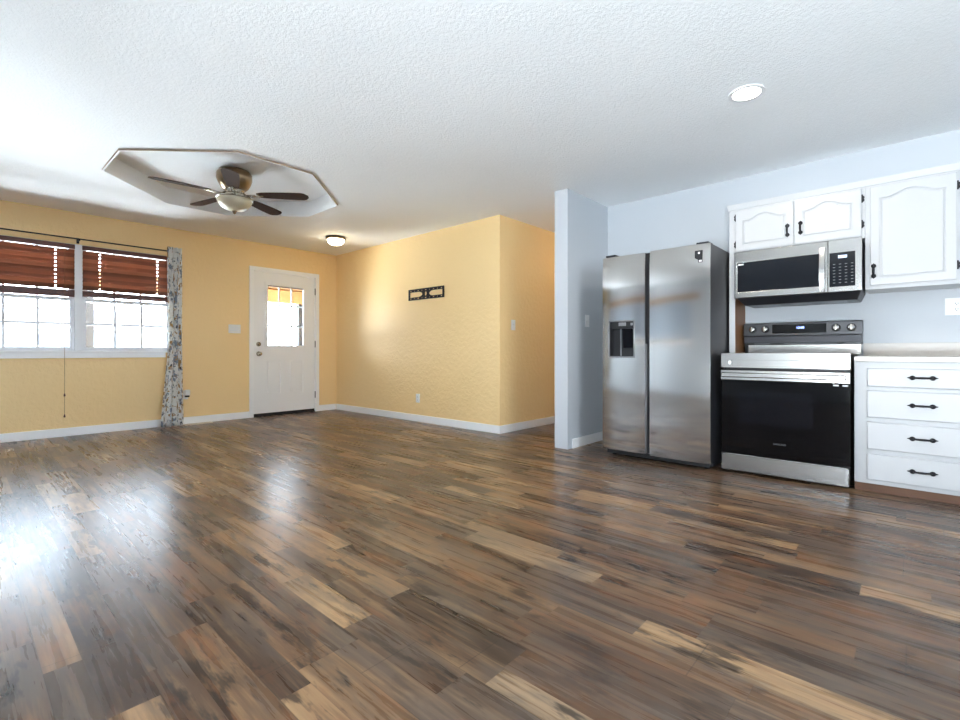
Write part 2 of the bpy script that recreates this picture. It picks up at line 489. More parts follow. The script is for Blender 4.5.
def obj(name, mb, mats, parent=None, bevel=0.0, seg=2, smooth=False):
    bm = mb.bm
    bm.normal_update()
    if parent is not None:
        org = ORG[parent.name]
    else:
        xs = [v.co for v in bm.verts]
        org = Vector(((min(v.x for v in xs) + max(v.x for v in xs)) / 2, (min(v.y for v in xs) + max(v.y for v in xs)) / 2, min(v.z for v in xs)))
    for v in bm.verts: v.co -= org
    me = bpy.data.meshes.new(name)
    bm.to_mesh(me); bm.free()
    for m_ in (mats if isinstance(mats, (list, tuple)) else [mats]): me.materials.append(m_)
    o = bpy.data.objects.new(name, me)
    C.objects.link(o)
    if parent is not None: o.parent = parent
    else: o.location = org
    ORG[o.name] = org.copy()
    if smooth:
        for p_ in me.polygons: p_.use_smooth = True
    if bevel:
        md = o.modifiers.new('bevel', 'BEVEL'); md.width = bevel; md.segments = seg; md.limit_method = 'ANGLE'; md.angle_limit = 0.6
    return o

def thing(name, loc, label=None, cat=None, group=None, kind=None):
    o = bpy.data.objects.new(name, None)
    o.empty_display_size = 0.1
    C.objects.link(o)
    o.location = loc
    ORG[o.name] = Vector(loc)
    return tag(o, label, cat, group, kind)

def tag(o, label=None, cat=None, group=None, kind=None):
    if label: o['label'] = label
    if cat: o['category'] = cat
    if group: o['group'] = group
    if kind: o['kind'] = kind
    return o

def struct(name, mb, m, label, cat, bevel=0.0):
    return tag(obj(name, mb, m, None, bevel), label, cat, None, 'structure')

def text(name, body, size, loc, frame, m, parent, depth=0.0006):
    cu = bpy.data.curves.new(name, 'FONT')
    cu.body = body; cu.size = size; cu.extrude = depth; cu.align_x = 'CENTER'; cu.align_y = 'CENTER'
    ob = bpy.data.objects.new('lettering', cu)
    C.objects.link(ob)
    bpy.context.view_layer.update()
    me = bpy.data.meshes.new_from_object(ob.evaluated_get(bpy.context.evaluated_depsgraph_get()))
    bpy.data.objects.remove(ob); bpy.data.curves.remove(cu)
    U_, V_, W_ = (Vector(q) for q in frame[:3])
    O_ = Vector(loc)
    me.transform(Matrix(((U_.x, V_.x, W_.x, O_.x), (U_.y, V_.y, W_.y, O_.y), (U_.z, V_.z, W_.z, O_.z), (0, 0, 0, 1))))
    mb = MB(); mb.bm.from_mesh(me); bpy.data.meshes.remove(me)
    return obj(name, mb, m, parent)

# ------------------------------------------------------------------ room numbers
XA, YB, XC, YK = -6.788, 4.081, -3.407, 4.637        # window wall, back wall, hall wall, kitchen wall
PX0, PX1, PY = -2.532, -2.387, 3.847                 # partition
XE, YS, YH = 2.6, -2.7, 7.4                          # east wall, south wall, end of the hall
T = 0.15
WIN = [(0.036, 0.885), (0.951, 1.80)]                # clear openings of the two windows along y
WZ0, WZ1 = 0.925, 2.090
D0, D1, DZ = 2.800, 3.714, 2.040                     # front door opening

# ------------------------------------------------------------------ shell
struct('floor', MB().box(XA - T, XE + T, YS - T, YH + T, -0.15, 0), M['floor'], 'brown rustic laminate plank floor with a satin sheen', 'floor')

OC = (-4.715, 1.752)
def octagon(s=0.0):
    a, b = 0.912 + s, 0.295 + s * 0.414
    return [(OC[0] + x, OC[1] + y) for x, y in ((-b, -a), (b, -a), (a, -b), (a, b), (b, a), (-b, a), (-a, b), (-a, -b))]
mb = MB()
mb.plate([rect(XA - T, XE + T, YS - T, YH + T), octagon()], H, H + 0.15, facing_up(0))
mb.plate([octagon(0.12)], H + 0.151, H + 0.19, facing_up(0))
mb.box(XA - T, XE + T, YS - T, YH + T, H + 0.20, H + 0.25)
struct('ceiling', mb, M['ceiling'], 'white textured ceiling with an octagonal tray around the fan', 'ceiling')
mb = MB(); mb.plate([octagon(0.012), octagon(0.0)], H - 0.015, H, facing_up(0))
ring = obj('trim_1', mb, [M['tan'], M['ceiling']])
for f in ring.data.polygons:
    d = Vector((f.center.x + ring.location.x - OC[0], f.center.y + ring.location.y - OC[1], 0))
    f.material_index = 0 if (abs(f.normal.z) < 0.5 and f.normal.dot(d) > 0) else 1  # outward side faces tan, all others ceiling white
tag(ring, 'thin octagonal rim with a tan outer edge around the ceiling tray', 'trim', None, 'structure')

mb = MB()
mb.plate([rect(YS - T, YB + 0.12, 0, H), rect(WIN[0][0], WIN[1][1], WZ0, WZ1), rect(-2.45, -0.65, 0.01, 2.08), rect(D0 - 0.02, D1 + 0.02, 0.002, DZ + 0.02)], -T, 0, facing_east(XA))
struct('wall_left', mb, M['yellow'], 'long yellow wall with the blind-covered windows and the front door', 'wall')
struct('wall_back', MB().box(XA, XC, YB, YB + 0.12, 0, H), M['yellow'], 'yellow back wall with the black iron plaque', 'wall')
struct('wall_hall', MB().box(XC - 0.12, XC, YB + 0.12, YH, 0, H), M['yellow'], 'yellow hallway side wall with the single switch', 'wall')
struct('wall_north', MB().box(XA - T, PX0, YH, YH + T, 0, H), M['yellow'], 'wall closing the hallway', 'wall')
struct('wall_partition', MB().box(PX0, PX1, PY, YH, 0, H), M['white_wall'], 'white partition beside the fridge with its narrow end facing the room', 'wall', 0.004)
struct('wall_kitchen', MB().box(PX1, XE + T, YK, YK + T, 0, H), M['white_wall'], 'white kitchen wall behind the appliances and cabinets', 'wall')
EW = (0.2, 1.9, 0.98, 2.05)
mb = MB(); mb.plate([rect(YS - T, YK, 0, H), rect(*EW)], 0, T, facing_east(XE))
struct('wall_right', mb, M['white_wall'], 'white side wall of the kitchen', 'wall')
SL0, SL1, SLZ = -0.75, 1.85, 2.08
mb = MB()
mb.plate([rect(XA, XE, 0, H), rect(SL0, SL1, 0.01, SLZ), rect(-6.3, -2.9, 1.10, 2.0)], -T, 0, ((1, 0, 0), (0, 0, 1), (0, -1, 0), (0, YS - T, 0)))
struct('wall_south', mb, M['white_wall'], 'white wall with the added patio door', 'wall')

# baseboards
def baseboard(name, x0, x1, y0, y1, label):
    struct(name, MB().box(x0, x1, y0, y1, 0, 0.09), M['trim'], label, 'baseboard', 0.004)
BT = 0.014
baseboard('baseboard_left', XA, XA + BT, -0.60, D0 - 0.066, 'white baseboard under the windows, up to the front door')
baseboard('baseboard_corner', XA, XA + BT, D1 + 0.066, YB - BT, 'short white baseboard between door and corner')
baseboard('baseboard_back', XA + BT, XC, YB - BT, YB, 'white baseboard under the iron plaque')
baseboard('baseboard_hall', XC, XC + BT, YB - BT, YH, 'white baseboard running into the hallway')
baseboard('baseboard_partition', PX1, PX1 + BT, PY + 0.075, YK, 'white baseboard on the partition beside the fridge')

# ------------------------------------------------------------------ windows
def sash(mb, y0, y1, z0, z1, x, st, cols, rows, dx=0.03, gap=0.007):
    holes = []
    iy0, iy1, iz0, iz1 = y0 + st, y1 - st, z0 + st, z1 - st
    for i in range(cols):
        for j in range(rows):
            a = iy0 + (iy1 - iy0) * i / cols + (gap if i else 0); b = iy0 + (iy1 - iy0) * (i + 1) / cols - (gap if i < cols - 1 else 0)
            c_ = iz0 + (iz1 - iz0) * j / rows + (gap if j else 0); d = iz0 + (iz1 - iz0) * (j + 1) / rows - (gap if j < rows - 1 else 0)
            holes.append(rect(a, b, c_, d))
    mb.plate([rect(y0, y1, z0, z1)] + holes, -dx / 2, dx / 2, facing_east(x))
WX = XA - 0.06
for i, (a, b) in enumerate(WIN):
    nm = 'window_%d' % (i + 1)
    wd = thing(nm, (WX, (a + b) / 2, WZ0), ('white double-hung window farther from the curtain' if i == 0 else 'white double-hung window beside the floral curtain'), 'window', None, 'structure')
    mb = MB()
    mb.plate([rect(a, b, WZ0, WZ1), rect(a + 0.018, b - 0.018, WZ0 + 0.02, WZ1 - 0.02)], -0.045, 0.045, facing_east(WX))
    obj('frame', mb, M['vinyl'], wd)
    mb = MB(); sash(mb, a + 0.018, b - 0.018, WZ0 + 0.02, 1.497, WX + 0.012, 0.020, 3, 2, 0.026, 0.011)
    mb.box(WX + 0.0, WX + 0.03, a + 0.018, b - 0.018, 1.470, 1.508)
    s1 = obj('lower_sash', mb, M['vinyl'], wd)
    obj('pane', MB().box(WX + 0.010, WX + 0.013, a + 0.03, b - 0.03, WZ0 + 0.03, 1.48), M['glass'], s1)
    mb = MB(); sash(mb, a + 0.018, b - 0.018, 1.47, WZ1 - 0.02, WX - 0.022, 0.025, 3, 2, 0.026, 0.011)
    s2 = obj('upper_sash', mb, M['vinyl'], wd)
    obj('pane', MB().box(WX - 0.024, WX - 0.021, a + 0.03, b - 0.03, 1.48, WZ1 - 0.03), M['glass'], s2)
struct('trim_2', MB().box(XA - 0.12, XA + 0.004, WIN[0][1], WIN[1][0], WZ0, WZ1), M['vinyl'], 'white mullion post between the two windows', 'trim')
mb = MB(); mb.box(XA - 0.10, XA + 0.035, WIN[0][0] - 0.06, WIN[1][1] - 0.055 + 0.02, 0.903, 0.925); mb.box(XA, XA + 0.016, WIN[0][0] - 0.03, WIN[1][1] - 0.06, 0.845, 0.903)
struct('trim_3', mb, M['trim'], 'white window sill and apron under both windows', 'trim', 0.004)

# blinds
def blind(a, b, holes, label, zb, group='wood blinds'):
    x = XA + 0.009
    bl = thing('window_blind', (x, (a + b) / 2, zb), label, 'blind', group)
    a += 0.002; b -= 0.002
    obj('valance', MB().box(x - 0.012, x + 0.004, a - 0.004, b + 0.004, 2.036, 2.084), M['blind_dark'], bl, 0.003)
    obj('headrail', MB().box(x - 0.05, x - 0.014, a + 0.02, b - 0.02, 2.045, 2.083), M['blind_dark'], bl)
    mb = MB()
    n = 10
    z_top, pitch = 2.004, 0.0426
    ys = [a] + [v for h in holes for v in (h - 0.007, h + 0.007)] + [b]
    for k in range(n):
        zc = z_top - k * pitch
        mb.mi = (0, 1, 2, 0, 2, 1, 0, 1, 2, 1)[k]  # slat tones alternate in colour, standing in for reflected banding
        sag = 0
        dz, dx_ = 0.0222, 0.015
        def seg(y0, y1, f0, f1):
            p0 = (x - 0.009 - dx_ + 2 * dx_ * f0, zc - dz + 2 * dz * f0 - 0.0); p1 = (x - 0.009 - dx_ + 2 * dx_ * f1, zc - dz + 2 * dz * f1)
            th = 0.0028
            mb.hexa([(p0[0], y0, p0[1]), (p0[0] + th, y0, p0[1]), (p0[0] + th, y1, p0[1]), (p0[0], y1, p0[1]),
                     (p1[0], y0, p1[1]), (p1[0] + th, y0, p1[1]), (p1[0] + th, y1, p1[1]), (p1[0], y1, p1[1])])
        for j in range(len(ys) - 1):
            if j % 2 == 0:
                seg(ys[j], ys[j + 1], 0, 1)
            else:
                seg(ys[j], ys[j + 1], 0, 0.34); seg(ys[j], ys[j + 1], 0.66, 1)
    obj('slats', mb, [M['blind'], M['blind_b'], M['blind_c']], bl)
    mb = MB()
    k = 0
    z = zb + 0.018
    while z < 1.584:
        mb.box(x - 0.043, x + 0.007, a, b, z, z + 0.0032); z += 0.0044; k += 1
    obj('stacked_slats', mb, M['blind_dark'], bl)
    obj('bottom_rail', MB().box(x - 0.044, x + 0.008, a, b, zb, zb + 0.016), M['blind_dark'], bl, 0.003)
    for h in holes: obj('ladder_cord', MB().box(x + 0.009, x + 0.0105, h + 0.018, h + 0.0205, zb + 0.01, 2.04), M['ladder'], bl)
    return bl
b1 = blind(WIN[0][0], WIN[0][1], [0.20, 0.727], 'brown wood blind half raised, farther from the curtain', 1.512)
mb = MB()
mb.tube([(XA + 0.012, 0.801, 2.04), (XA + 0.036, 0.801, 1.5), (XA + 0.042, 0.797, 0.93), (XA + 0.042, 0.797, 0.21)], 0.0018, 6)
pc = obj('pull_cord', mb, M['cord'], b1)
for z in (0.44, 0.215):
    mb = MB(); mb.lathe([(0.002, 0.03), (0.006, 0.02), (0.009, 0.0), (0.007, -0.006), (0, -0.007)], (XA + 0.042, 0.797, z), (0, 0, 1), 12)
    obj('tassel', mb, M['blind_dark'], pc)
blind(WIN[1][0], WIN[1][1], [1.103, 1.655], 'brown wood blind half raised, its edge behind the floral curtain', 1.524)

# rod and curtain
RX = XA + 0.085
rod = thing('curtain_rod', (RX, 0.9, 2.14), 'thin black curtain rod above the wood blinds', 'curtain rod')
obj('rod', MB().cyl((RX, -0.25, 2.137), (RX, 1.84, 2.137), 0.0075, 12), M['black_iron'], rod)
for yy in (0.912, -0.05):
    mb = MB(); mb.box(XA, XA + 0.006, yy - 0.012, yy + 0.012, 2.10, 2.16); mb.cyl((XA + 0.005, yy, 2.128), (RX, yy, 2.128), 0.005, 8); mb.box(RX - 0.006, RX + 0.006, yy - 0.008, yy + 0.008, 2.116, 2.132)
    obj('bracket', mb, M['black_iron'], rod)
mb = MB(); mb.lathe([(0.0075, 0), (0.014, 0.006), (0.014, 0.024), (0.0, 0.03)], (RX, 1.84, 2.137), (0, 1, 0), 14)
obj('finial', mb, M['black_iron'], rod)

def curtain():
    mb = MB()
    NU, NV = 90, 40
    uvs = {}
    grid = []
    for j in range(NV + 1):
        v = j / NV
        z = 2.178 - v * (2.178 - 0.012)
        t_ = v
        y0 = 1.722 - 0.066 * max(0, (t_ - 0.45) / 0.55) ** 1.2 - 0.006 * math.sin(v * 9)
        y1 = 1.874 + 0.022 * t_ + 0.004 * math.sin(v * 7 + 1)
        row = []
        for i in range(NU + 1):
            u = i / NU
            ph = u * 2 * PI * 3.6 + 0.5 * math.sin(v * 3 + u * 5)
            amp = 0.040 + 0.008 * v
            x = RX + 0.06 + amp * math.sin(ph) * (0.75 + 0.25 * math.sin(u * 11 + 2)) + 0.008 * math.sin(v * 5 + u * 4) * v
            y = y0 + (y1 - y0) * u + 0.006 * math.sin(2 * ph)
            vert = mb.bm.verts.new((x, y, z)); uvs[vert] = (u * 0.75, v * 2.17)
            row.append(vert)
        grid.append(row)
    lay = mb.bm.loops.layers.uv.new('UVMap')
    for j in range(NV):
        for i in range(NU):
            f = mb.bm.faces.new((grid[j][i], grid[j + 1][i], grid[j + 1][i + 1], grid[j][i + 1]))
            f.smooth = True
            for lp in f.loops: lp[lay].uv = uvs[lp.vert]
    o = obj('curtain', mb, M['curtain'])
    sd = o.modifiers.new('cloth', 'SOLIDIFY'); sd.thickness = 0.0018
    tag(o, 'gathered floral curtain panel in grey, tan and white hanging to the floor', 'curtain')
    return o
curtain()

# ------------------------------------------------------------------ front door
mb = MB()
CW = 0.055
mb.plate([[(D0 - CW - 0.008, 0), (D0 - 0.008, 0), (D0 - 0.008, DZ + 0.008), (D1 + 0.008, DZ + 0.008), (D1 + 0.008, 0), (D1 + 0.008 + CW, 0), (D1 + 0.008 + CW, DZ + 0.008 + CW), (D0 - CW - 0.008, DZ + 0.008 + CW)]], 0, 0.016, facing_east(XA))
mb.box(XA - T, XA, D0 - 0.02, D0 - 0.004, 0, DZ + 0.02); mb.box(XA - T, XA, D1 + 0.004, D1 + 0.02, 0, DZ + 0.02); mb.box(XA - T, XA, D0 - 0.004, D1 + 0.004, DZ + 0.004, DZ + 0.02)
struct('trim_4', mb, M['trim'], 'white casing around the front door', 'trim', 0.004)
dr = thing('door_1', (XA - 0.02, (D0 + D1) / 2, 0), 'white front door with a gridded half window', 'door', None, 'structure')
DXF = XA - 0.008          # inner face of the slab
LY0, LY1, LZ0, LZ1 = 2.953, 3.565, 0.975, 1.905
mb = MB()
ph = []
for (a, b) in ((2.975, 3.185), (3.318, 3.53)):
    ph.append([(a, 0.31), (b, 0.31), (b, 0.80)] + [(b - (b - a) * k / 8, 0.80 - 0.0 * math.sin(PI * k / 8)) for k in range(1, 8)] + [(a, 0.80)])
mb.plate([rect(D0, D1, 0.045, DZ), rect(LY0 + 0.02, LY1 - 0.02, LZ0 + 0.02, LZ1 - 0.02)] + ph, -0.01, 0, facing_east(DXF))
mb.plate([rect(D0, D1, 0.045, DZ), rect(LY0 + 0.02, LY1 - 0.02, LZ0 + 0.02, LZ1 - 0.02)], -0.044, -0.011, facing_east(DXF))
for q in ph:
    a, b = q[0][0], q[1][0]
    mb.plate([rect(a + 0.022, b - 0.022, 0.332, 0.778)], -0.012, -0.001, facing_east(DXF), 0.004)
obj('slab', mb, M['door'], dr)
mb = MB()
mb.plate([rect(LY0, LY1, LZ0, LZ1), rect(LY0 + 0.042, LY1 - 0.030, LZ0 + 0.030, LZ1 - 0.045)], -0.004, 0.013, facing_east(DXF), 0.003)
obj('lite_frame', mb, M['door'], dr)
mb = MB()
holes = []
gy0, gy1, gz0, gz1 = LY0 + 0.03, LY1 - 0.02, LZ0 + 0.02, LZ1 - 0.03
for i in range(3):
    for j in range(3):
        holes.append(rect(gy0 + (gy1 - gy0) * i / 3 + 0.010, gy0 + (gy1 - gy0) * (i + 1) / 3 - 0.010, gz0 + (gz1 - gz0) * j / 3 + 0.010, gz0 + (gz1 - gz0) * (j + 1) / 3 - 0.010))
mb.plate([rect(gy0, gy1, gz0, gz1)] + holes, -0.026, -0.018, facing_east(DXF))
obj('grid', mb, M['vinyl'], dr)
obj('pane', MB().box(DXF - 0.016, DXF - 0.013, LY0 + 0.02, LY1 - 0.02, LZ0 + 0.02, LZ1 - 0.02), M['glass'], dr)
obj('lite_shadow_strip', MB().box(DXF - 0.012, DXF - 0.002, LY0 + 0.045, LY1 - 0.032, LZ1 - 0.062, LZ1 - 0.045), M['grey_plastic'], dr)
mb = MB(); mb.lathe([(0.032, 0), (0.032, 0.008), (0.020, 0.012), (0.020, 0.02), (0, 0.02)], (DXF, 2.868, 1.02), (1, 0, 0), 20); mb.box(DXF + 0.02, DXF + 0.032, 2.864, 2.872, 1.005, 1.035)
obj('deadbolt', mb, M['nickel'], dr)
mb = MB(); mb.lathe([(0.033, 0), (0.033, 0.008), (0.013, 0.012), (0.013, 0.03), (0.024, 0.036), (0.029, 0.048), (0.025, 0.062), (0, 0.066)], (DXF, 2.868, 0.885), (1, 0, 0), 20)
obj('door_knob', mb, M['nickel'], dr)
for z in (1.83, 1.03, 0.26):
    mb = MB(); mb.cyl((XA + 0.004, D1 + 0.003, z - 0.05), (XA + 0.004, D1 + 0.003, z + 0.05), 0.0065, 10)
    obj('hinge', mb, M['black_iron'], dr)
mb = MB(); mb.box(XA - T, XA + 0.002, D0, D1, 0, 0.014); mb.box(DXF - 0.04, DXF - 0.004, D0 + 0.001, D1 - 0.001, 0.014, 0.045)
obj('threshold', mb, M['black_plastic'], dr)

# ------------------------------------------------------------------ switches, outlets, plaque, floor register
def wall_plate(name, frame, cu, cv, w_, h_, label, cat, toggles=0, sockets=0, group=None, rockers=0, pm=None):
    U_, V_, W_, O_ = (Vector(q) for q in frame)
    base = O_ + U_ * cu + V_ * cv
    r = thing(name, base, label, cat, group)
    mb = MB(); mb.plate([rect(cu - w_ / 2, cu + w_ / 2, cv - h_ / 2, cv + h_ / 2)], 0.0, 0.006, frame, 0.002)
    obj('cover_plate', mb, pm or M['plate'], r)
    for k in range(toggles):
        x = cu + (k - (toggles - 1) / 2) * 0.046
        mb = MB(); mb.plate([rect(x - 0.006, x + 0.006, cv - 0.012, cv + 0.012)], 0.006, 0.0075, frame)
        mb.plate([rect(x - 0.004, x + 0.004, cv + 0.001, cv + 0.009)], 0.0075, 0.018, frame)
        obj('toggle', mb, M['plate'], r)
    for k in range(rockers):
        mb = MB(); mb.plate([rect(cu - 0.016, cu + 0.016, cv - 0.033, cv + 0.033)], 0.006, 0.010, frame, 0.001)
        obj('rocker', mb, M['plate'], r)
    for k in range(sockets):
        z = cv + (k - (sockets - 1) / 2) * 0.039
        mb = MB(); mb.plate([oval(cu, z, 0.0165, 0.0145, 20, 0.7)], 0.006, 0.0085, frame)
        s = obj('socket', mb, M['plate'], r)
        mb = MB()
        for du, hh in ((-0.0065, 0.0045), (0.0065, 0.0035)): mb.plate([rect(cu + du - 0.0012, cu + du + 0.0012, z - hh + 0.002, z + hh + 0.002)], 0.0085, 0.009, frame)
        mb.plate([oval(cu, z - 0.008, 0.0026, 0.0026, 10)], 0.0085, 0.009, frame)
        obj('slot', mb, M['slot'], s)
    return r
wall_plate('light_switch', facing_east(XA), 2.545, 1.222, 0.155, 0.115, 'white three-toggle switch plate beside the front door', 'light switch', toggles=3)
wall_plate('light_switch', facing_east(XC), 4.319, 1.221, 0.075, 0.118, 'white single switch plate on the hallway corner wall', 'light switch', toggles=1)
wall_plate('light_switch', facing_east(PX1), 4.203, 1.218, 0.075, 0.118, 'white single switch plate on the partition beside the fridge', 'light switch', toggles=1)
wall_plate('power_outlet', facing_south(YB), -4.799, 0.305, 0.072, 0.115, 'white outlet low on the yellow wall below the iron plaque', 'power outlet', sockets=2)
wall_plate('power_outlet', facing_south(YK), 0.222, 1.226, 0.115, 0.118, 'white outlet above the counter backsplash', 'power outlet', sockets=2)
wall_plate('power_outlet', facing_east(XA), 1.950, 0.372, 0.072, 0.115, 'white outlet half hidden behind the curtain hem', 'power outlet', sockets=2)
fr = thing('air_freshener', (XA + 0.009, 1.968, 0.34), 'white plug-in air freshener with a dark foot beside the curtain', 'air freshener')
obj('housing', MB().box(XA + 0.009, XA + 0.052, 1.938, 1.998, 0.365, 0.435), M['plate'], fr, 0.01, 3)
obj('bottle', MB().box(XA + 0.013, XA + 0.048, 1.944, 1.992, 0.343, 0.365), M['black_plastic'], fr, 0.006)

mb = MB()
a0, a1, z0_, z1_ = -4.976, -4.294, 1.590, 1.733
mx_, mz_ = (a0 + a1) / 2, (z0_ + z1_) / 2
holes = []
for k in range(9):
    x = a0 + 0.045 + (a1 - a0 - 0.09) * k / 8
    for z in (z0_ + 0.022, z1_ - 0.022):
        holes.append(oval(x, z, 0.017 if k % 2 == 0 else 0.011, 0.0075, 12))
def lozenge(s):
    xa, xb = (a0 + 0.026, mx_ - 0.062) if s < 0 else (mx_ + 0.062, a1 - 0.026)
    flat, tip = (xa, xb) if s < 0 else (xb, xa)
    pts = [(flat, mz_ - 0.034)]
    for k in range(13):
        q = -PI / 2 + PI * k / 12
        r_ = abs(tip - flat)
        pts.append((tip - (0.34 * r_ * (1 - math.cos(q))) * (1 if s < 0 else -1), mz_ + 0.034 * math.sin(q)))
    pts.append((flat, mz_ + 0.034))
    return pts
holes += [lozenge(-1), lozenge(1), oval(mx_, mz_, 0.023, 0.029, 16)]
for s in (-1, 1):
    for z in (mz_ - 0.02, mz_ + 0.02): holes.append(oval(mx_ + s * 0.040, z, 0.006, 0.006, 8))
mb.plate([rect(a0, a1, z0_, z1_)] + holes, 0.006, 0.016, facing_south(YB))
mb.box(a0 + 0.004, a0 + 0.012, YB - 0.007, YB, mz_ - 0.006, mz_ + 0.006); mb.box(a1 - 0.012, a1 - 0.004, YB - 0.007, YB, mz_ - 0.006, mz_ + 0.006)
tag(obj('wall_plaque', mb, M['black_iron']), 'black openwork iron plaque on the yellow back wall', 'wall decoration')

vr = thing('floor_register', (XA + 0.075, 2.08, 0), 'cream metal floor vent lying against the baseboard by the curtain', 'floor vent')
mb = MB(); mb.plate([rect(XA + 0.018, XA + 0.135, 1.92, 2.24), rect(XA + 0.035, XA + 0.118, 1.945, 2.215)], 0.0, 0.006, facing_up(0), 0.0015)
obj('frame', mb, M['ivory'], vr)
mb = MB()
for k in range(14): mb.box(XA + 0.035, XA + 0.118, 1.95 + k * 0.0195, 1.958 + k * 0.0195, 0.001, 0.005)
obj('louvers', mb, M['ivory'], vr)

# ------------------------------------------------------------------ ceiling lights
cl = thing('recessed_light', (-0.727, 3.14, H), 'round white recessed light glowing in the kitchen ceiling', 'ceiling light')
mb = MB(); mb.lathe([(0.066, -0.004), (0.092, -0.006), (0.096, 0.0)], (-0.727, 3.14, H), (0, 0, 1), 40)
mb = MB(); mb.plate([oval(-0.727, 3.14, 0.097, 0.097, 40), oval(-0.727, 3.14, 0.074, 0.074, 40)], H - 0.007, H - 0.0005, facing_up(0), 0.001)
obj('trim_ring', mb, M['plate'], cl)
mb = MB(); mb.lathe([(0.073, -0.005), (0.073, -0.001)], (-0.727, 3.14, H), (0, 0, 1), 40)
obj('diffuser', mb, M['disc_on'], cl)
light('recessed_lamp', 'AREA', (-0.727, 3.14, H - 0.012), 4, (1.0, 0.9, 0.76), aim=(-0.727, 3.14, 0), shape='DISK', size=0.14)

FX, FY = -5.70, 3.42
cl = thing('flush_ceiling_light', (FX, FY, H), 'lit flush ceiling light with a bronze rim near the front door', 'ceiling light')
mb = MB(); mb.lathe([(0.0, -0.001), (0.105, -0.001), (0.128, -0.012), (0.130, -0.026), (0.120, -0.034), (0.10, -0.034)], (FX, FY, H), (0, 0, 1), 36)
obj('base_ring', mb, M['bronze'], cl)
mb = MB(); mb.lathe([(0.112, -0.032), (0.110, -0.05), (0.096, -0.078), (0.068, -0.098), (0.03, -0.107), (0, -0.109)], (FX, FY, H), (0, 0, 1), 36)
obj('bowl_shade', mb, M['lamp_on'], cl)
mb = MB(); mb.lathe([(0.0, -0.108), (0.010, -0.110), (0.008, -0.118), (0, -0.122)], (FX, FY, H), (0, 0, 1), 14)
obj('finial', mb, M['bronze'], cl)
light('flush_lamp', 'POINT', (FX, FY, H - 0.15), 0.8, (1.0, 0.76, 0.42), shadow_soft_size=0.08)
light('hall_fill', 'POINT', (-2.95, 6.2, 2.2), 3.5, (1.0, 0.62, 0.26), shadow_soft_size=0.1)  # unseen warm fill for the hallway wall, no fixture modelled

# ------------------------------------------------------------------ ceiling fan
FC = Vector((-4.672, 1.752, 0))
TOP = H + 0.15
fan = thing('ceiling_fan', (FC.x, FC.y, 2.2), 'five-blade ceiling fan with dark wood blades and a frosted glass bowl', 'ceiling fan')
mb = MB(); mb.lathe([(0.0, TOP), (0.128, TOP), (0.150, TOP - 0.03), (0.152, TOP - 0.075), (0.140, TOP - 0.11), (0.118, TOP - 0.15), (0.095, TOP - 0.172), (0.0, TOP - 0.174)], FC, (0, 0, 1), 40)
obj('motor_housing', mb, M['bronze'], fan)
mb = MB(); mb.lathe([(0.0, 2.422), (0.082, 2.418), (0.086, 2.405), (0.078, 2.398), (0.078, 2.378), (0.088, 2.372), (0.09, 2.358), (0.062, 2.350), (0.062, 2.338), (0, 2.338)], FC, (0, 0, 1), 32)
for k in range(12):
    a = 2 * PI * k / 12
    mb.cyl((FC.x + 0.076 * math.cos(a), FC.y + 0.076 * math.sin(a), 2.388), (FC.x + 0.083 * math.cos(a), FC.y + 0.083 * math.sin(a), 2.388), 0.007, 8)
obj('hub', mb, M['nickel'], fan)
mb = MB(); mb.lathe([(0.0, 2.340), (0.156, 2.338), (0.160, 2.332), (0.156, 2.326), (0.150, 2.326)], FC, (0, 0, 1), 40)
obj('bowl_rim', mb, M['nickel'], fan)
mb = MB(); mb.lathe([(0.0, 2.327), (0.150, 2.327), (0.148, 2.310), (0.138, 2.283), (0.115, 2.255), (0.078, 2.234), (0.035, 2.224), (0, 2.222)], FC, (0, 0, 1), 40)
obj('glass_bowl', mb, M['bowl'], fan)
mb = MB(); mb.lathe([(0.0, 2.226), (0.022, 2.224), (0.022, 2.217), (0.012, 2.210), (0.014, 2.203), (0.006, 2.194), (0, 2.192)], FC, (0, 0, 1), 18)
obj('finial', mb, M['bronze'], fan)
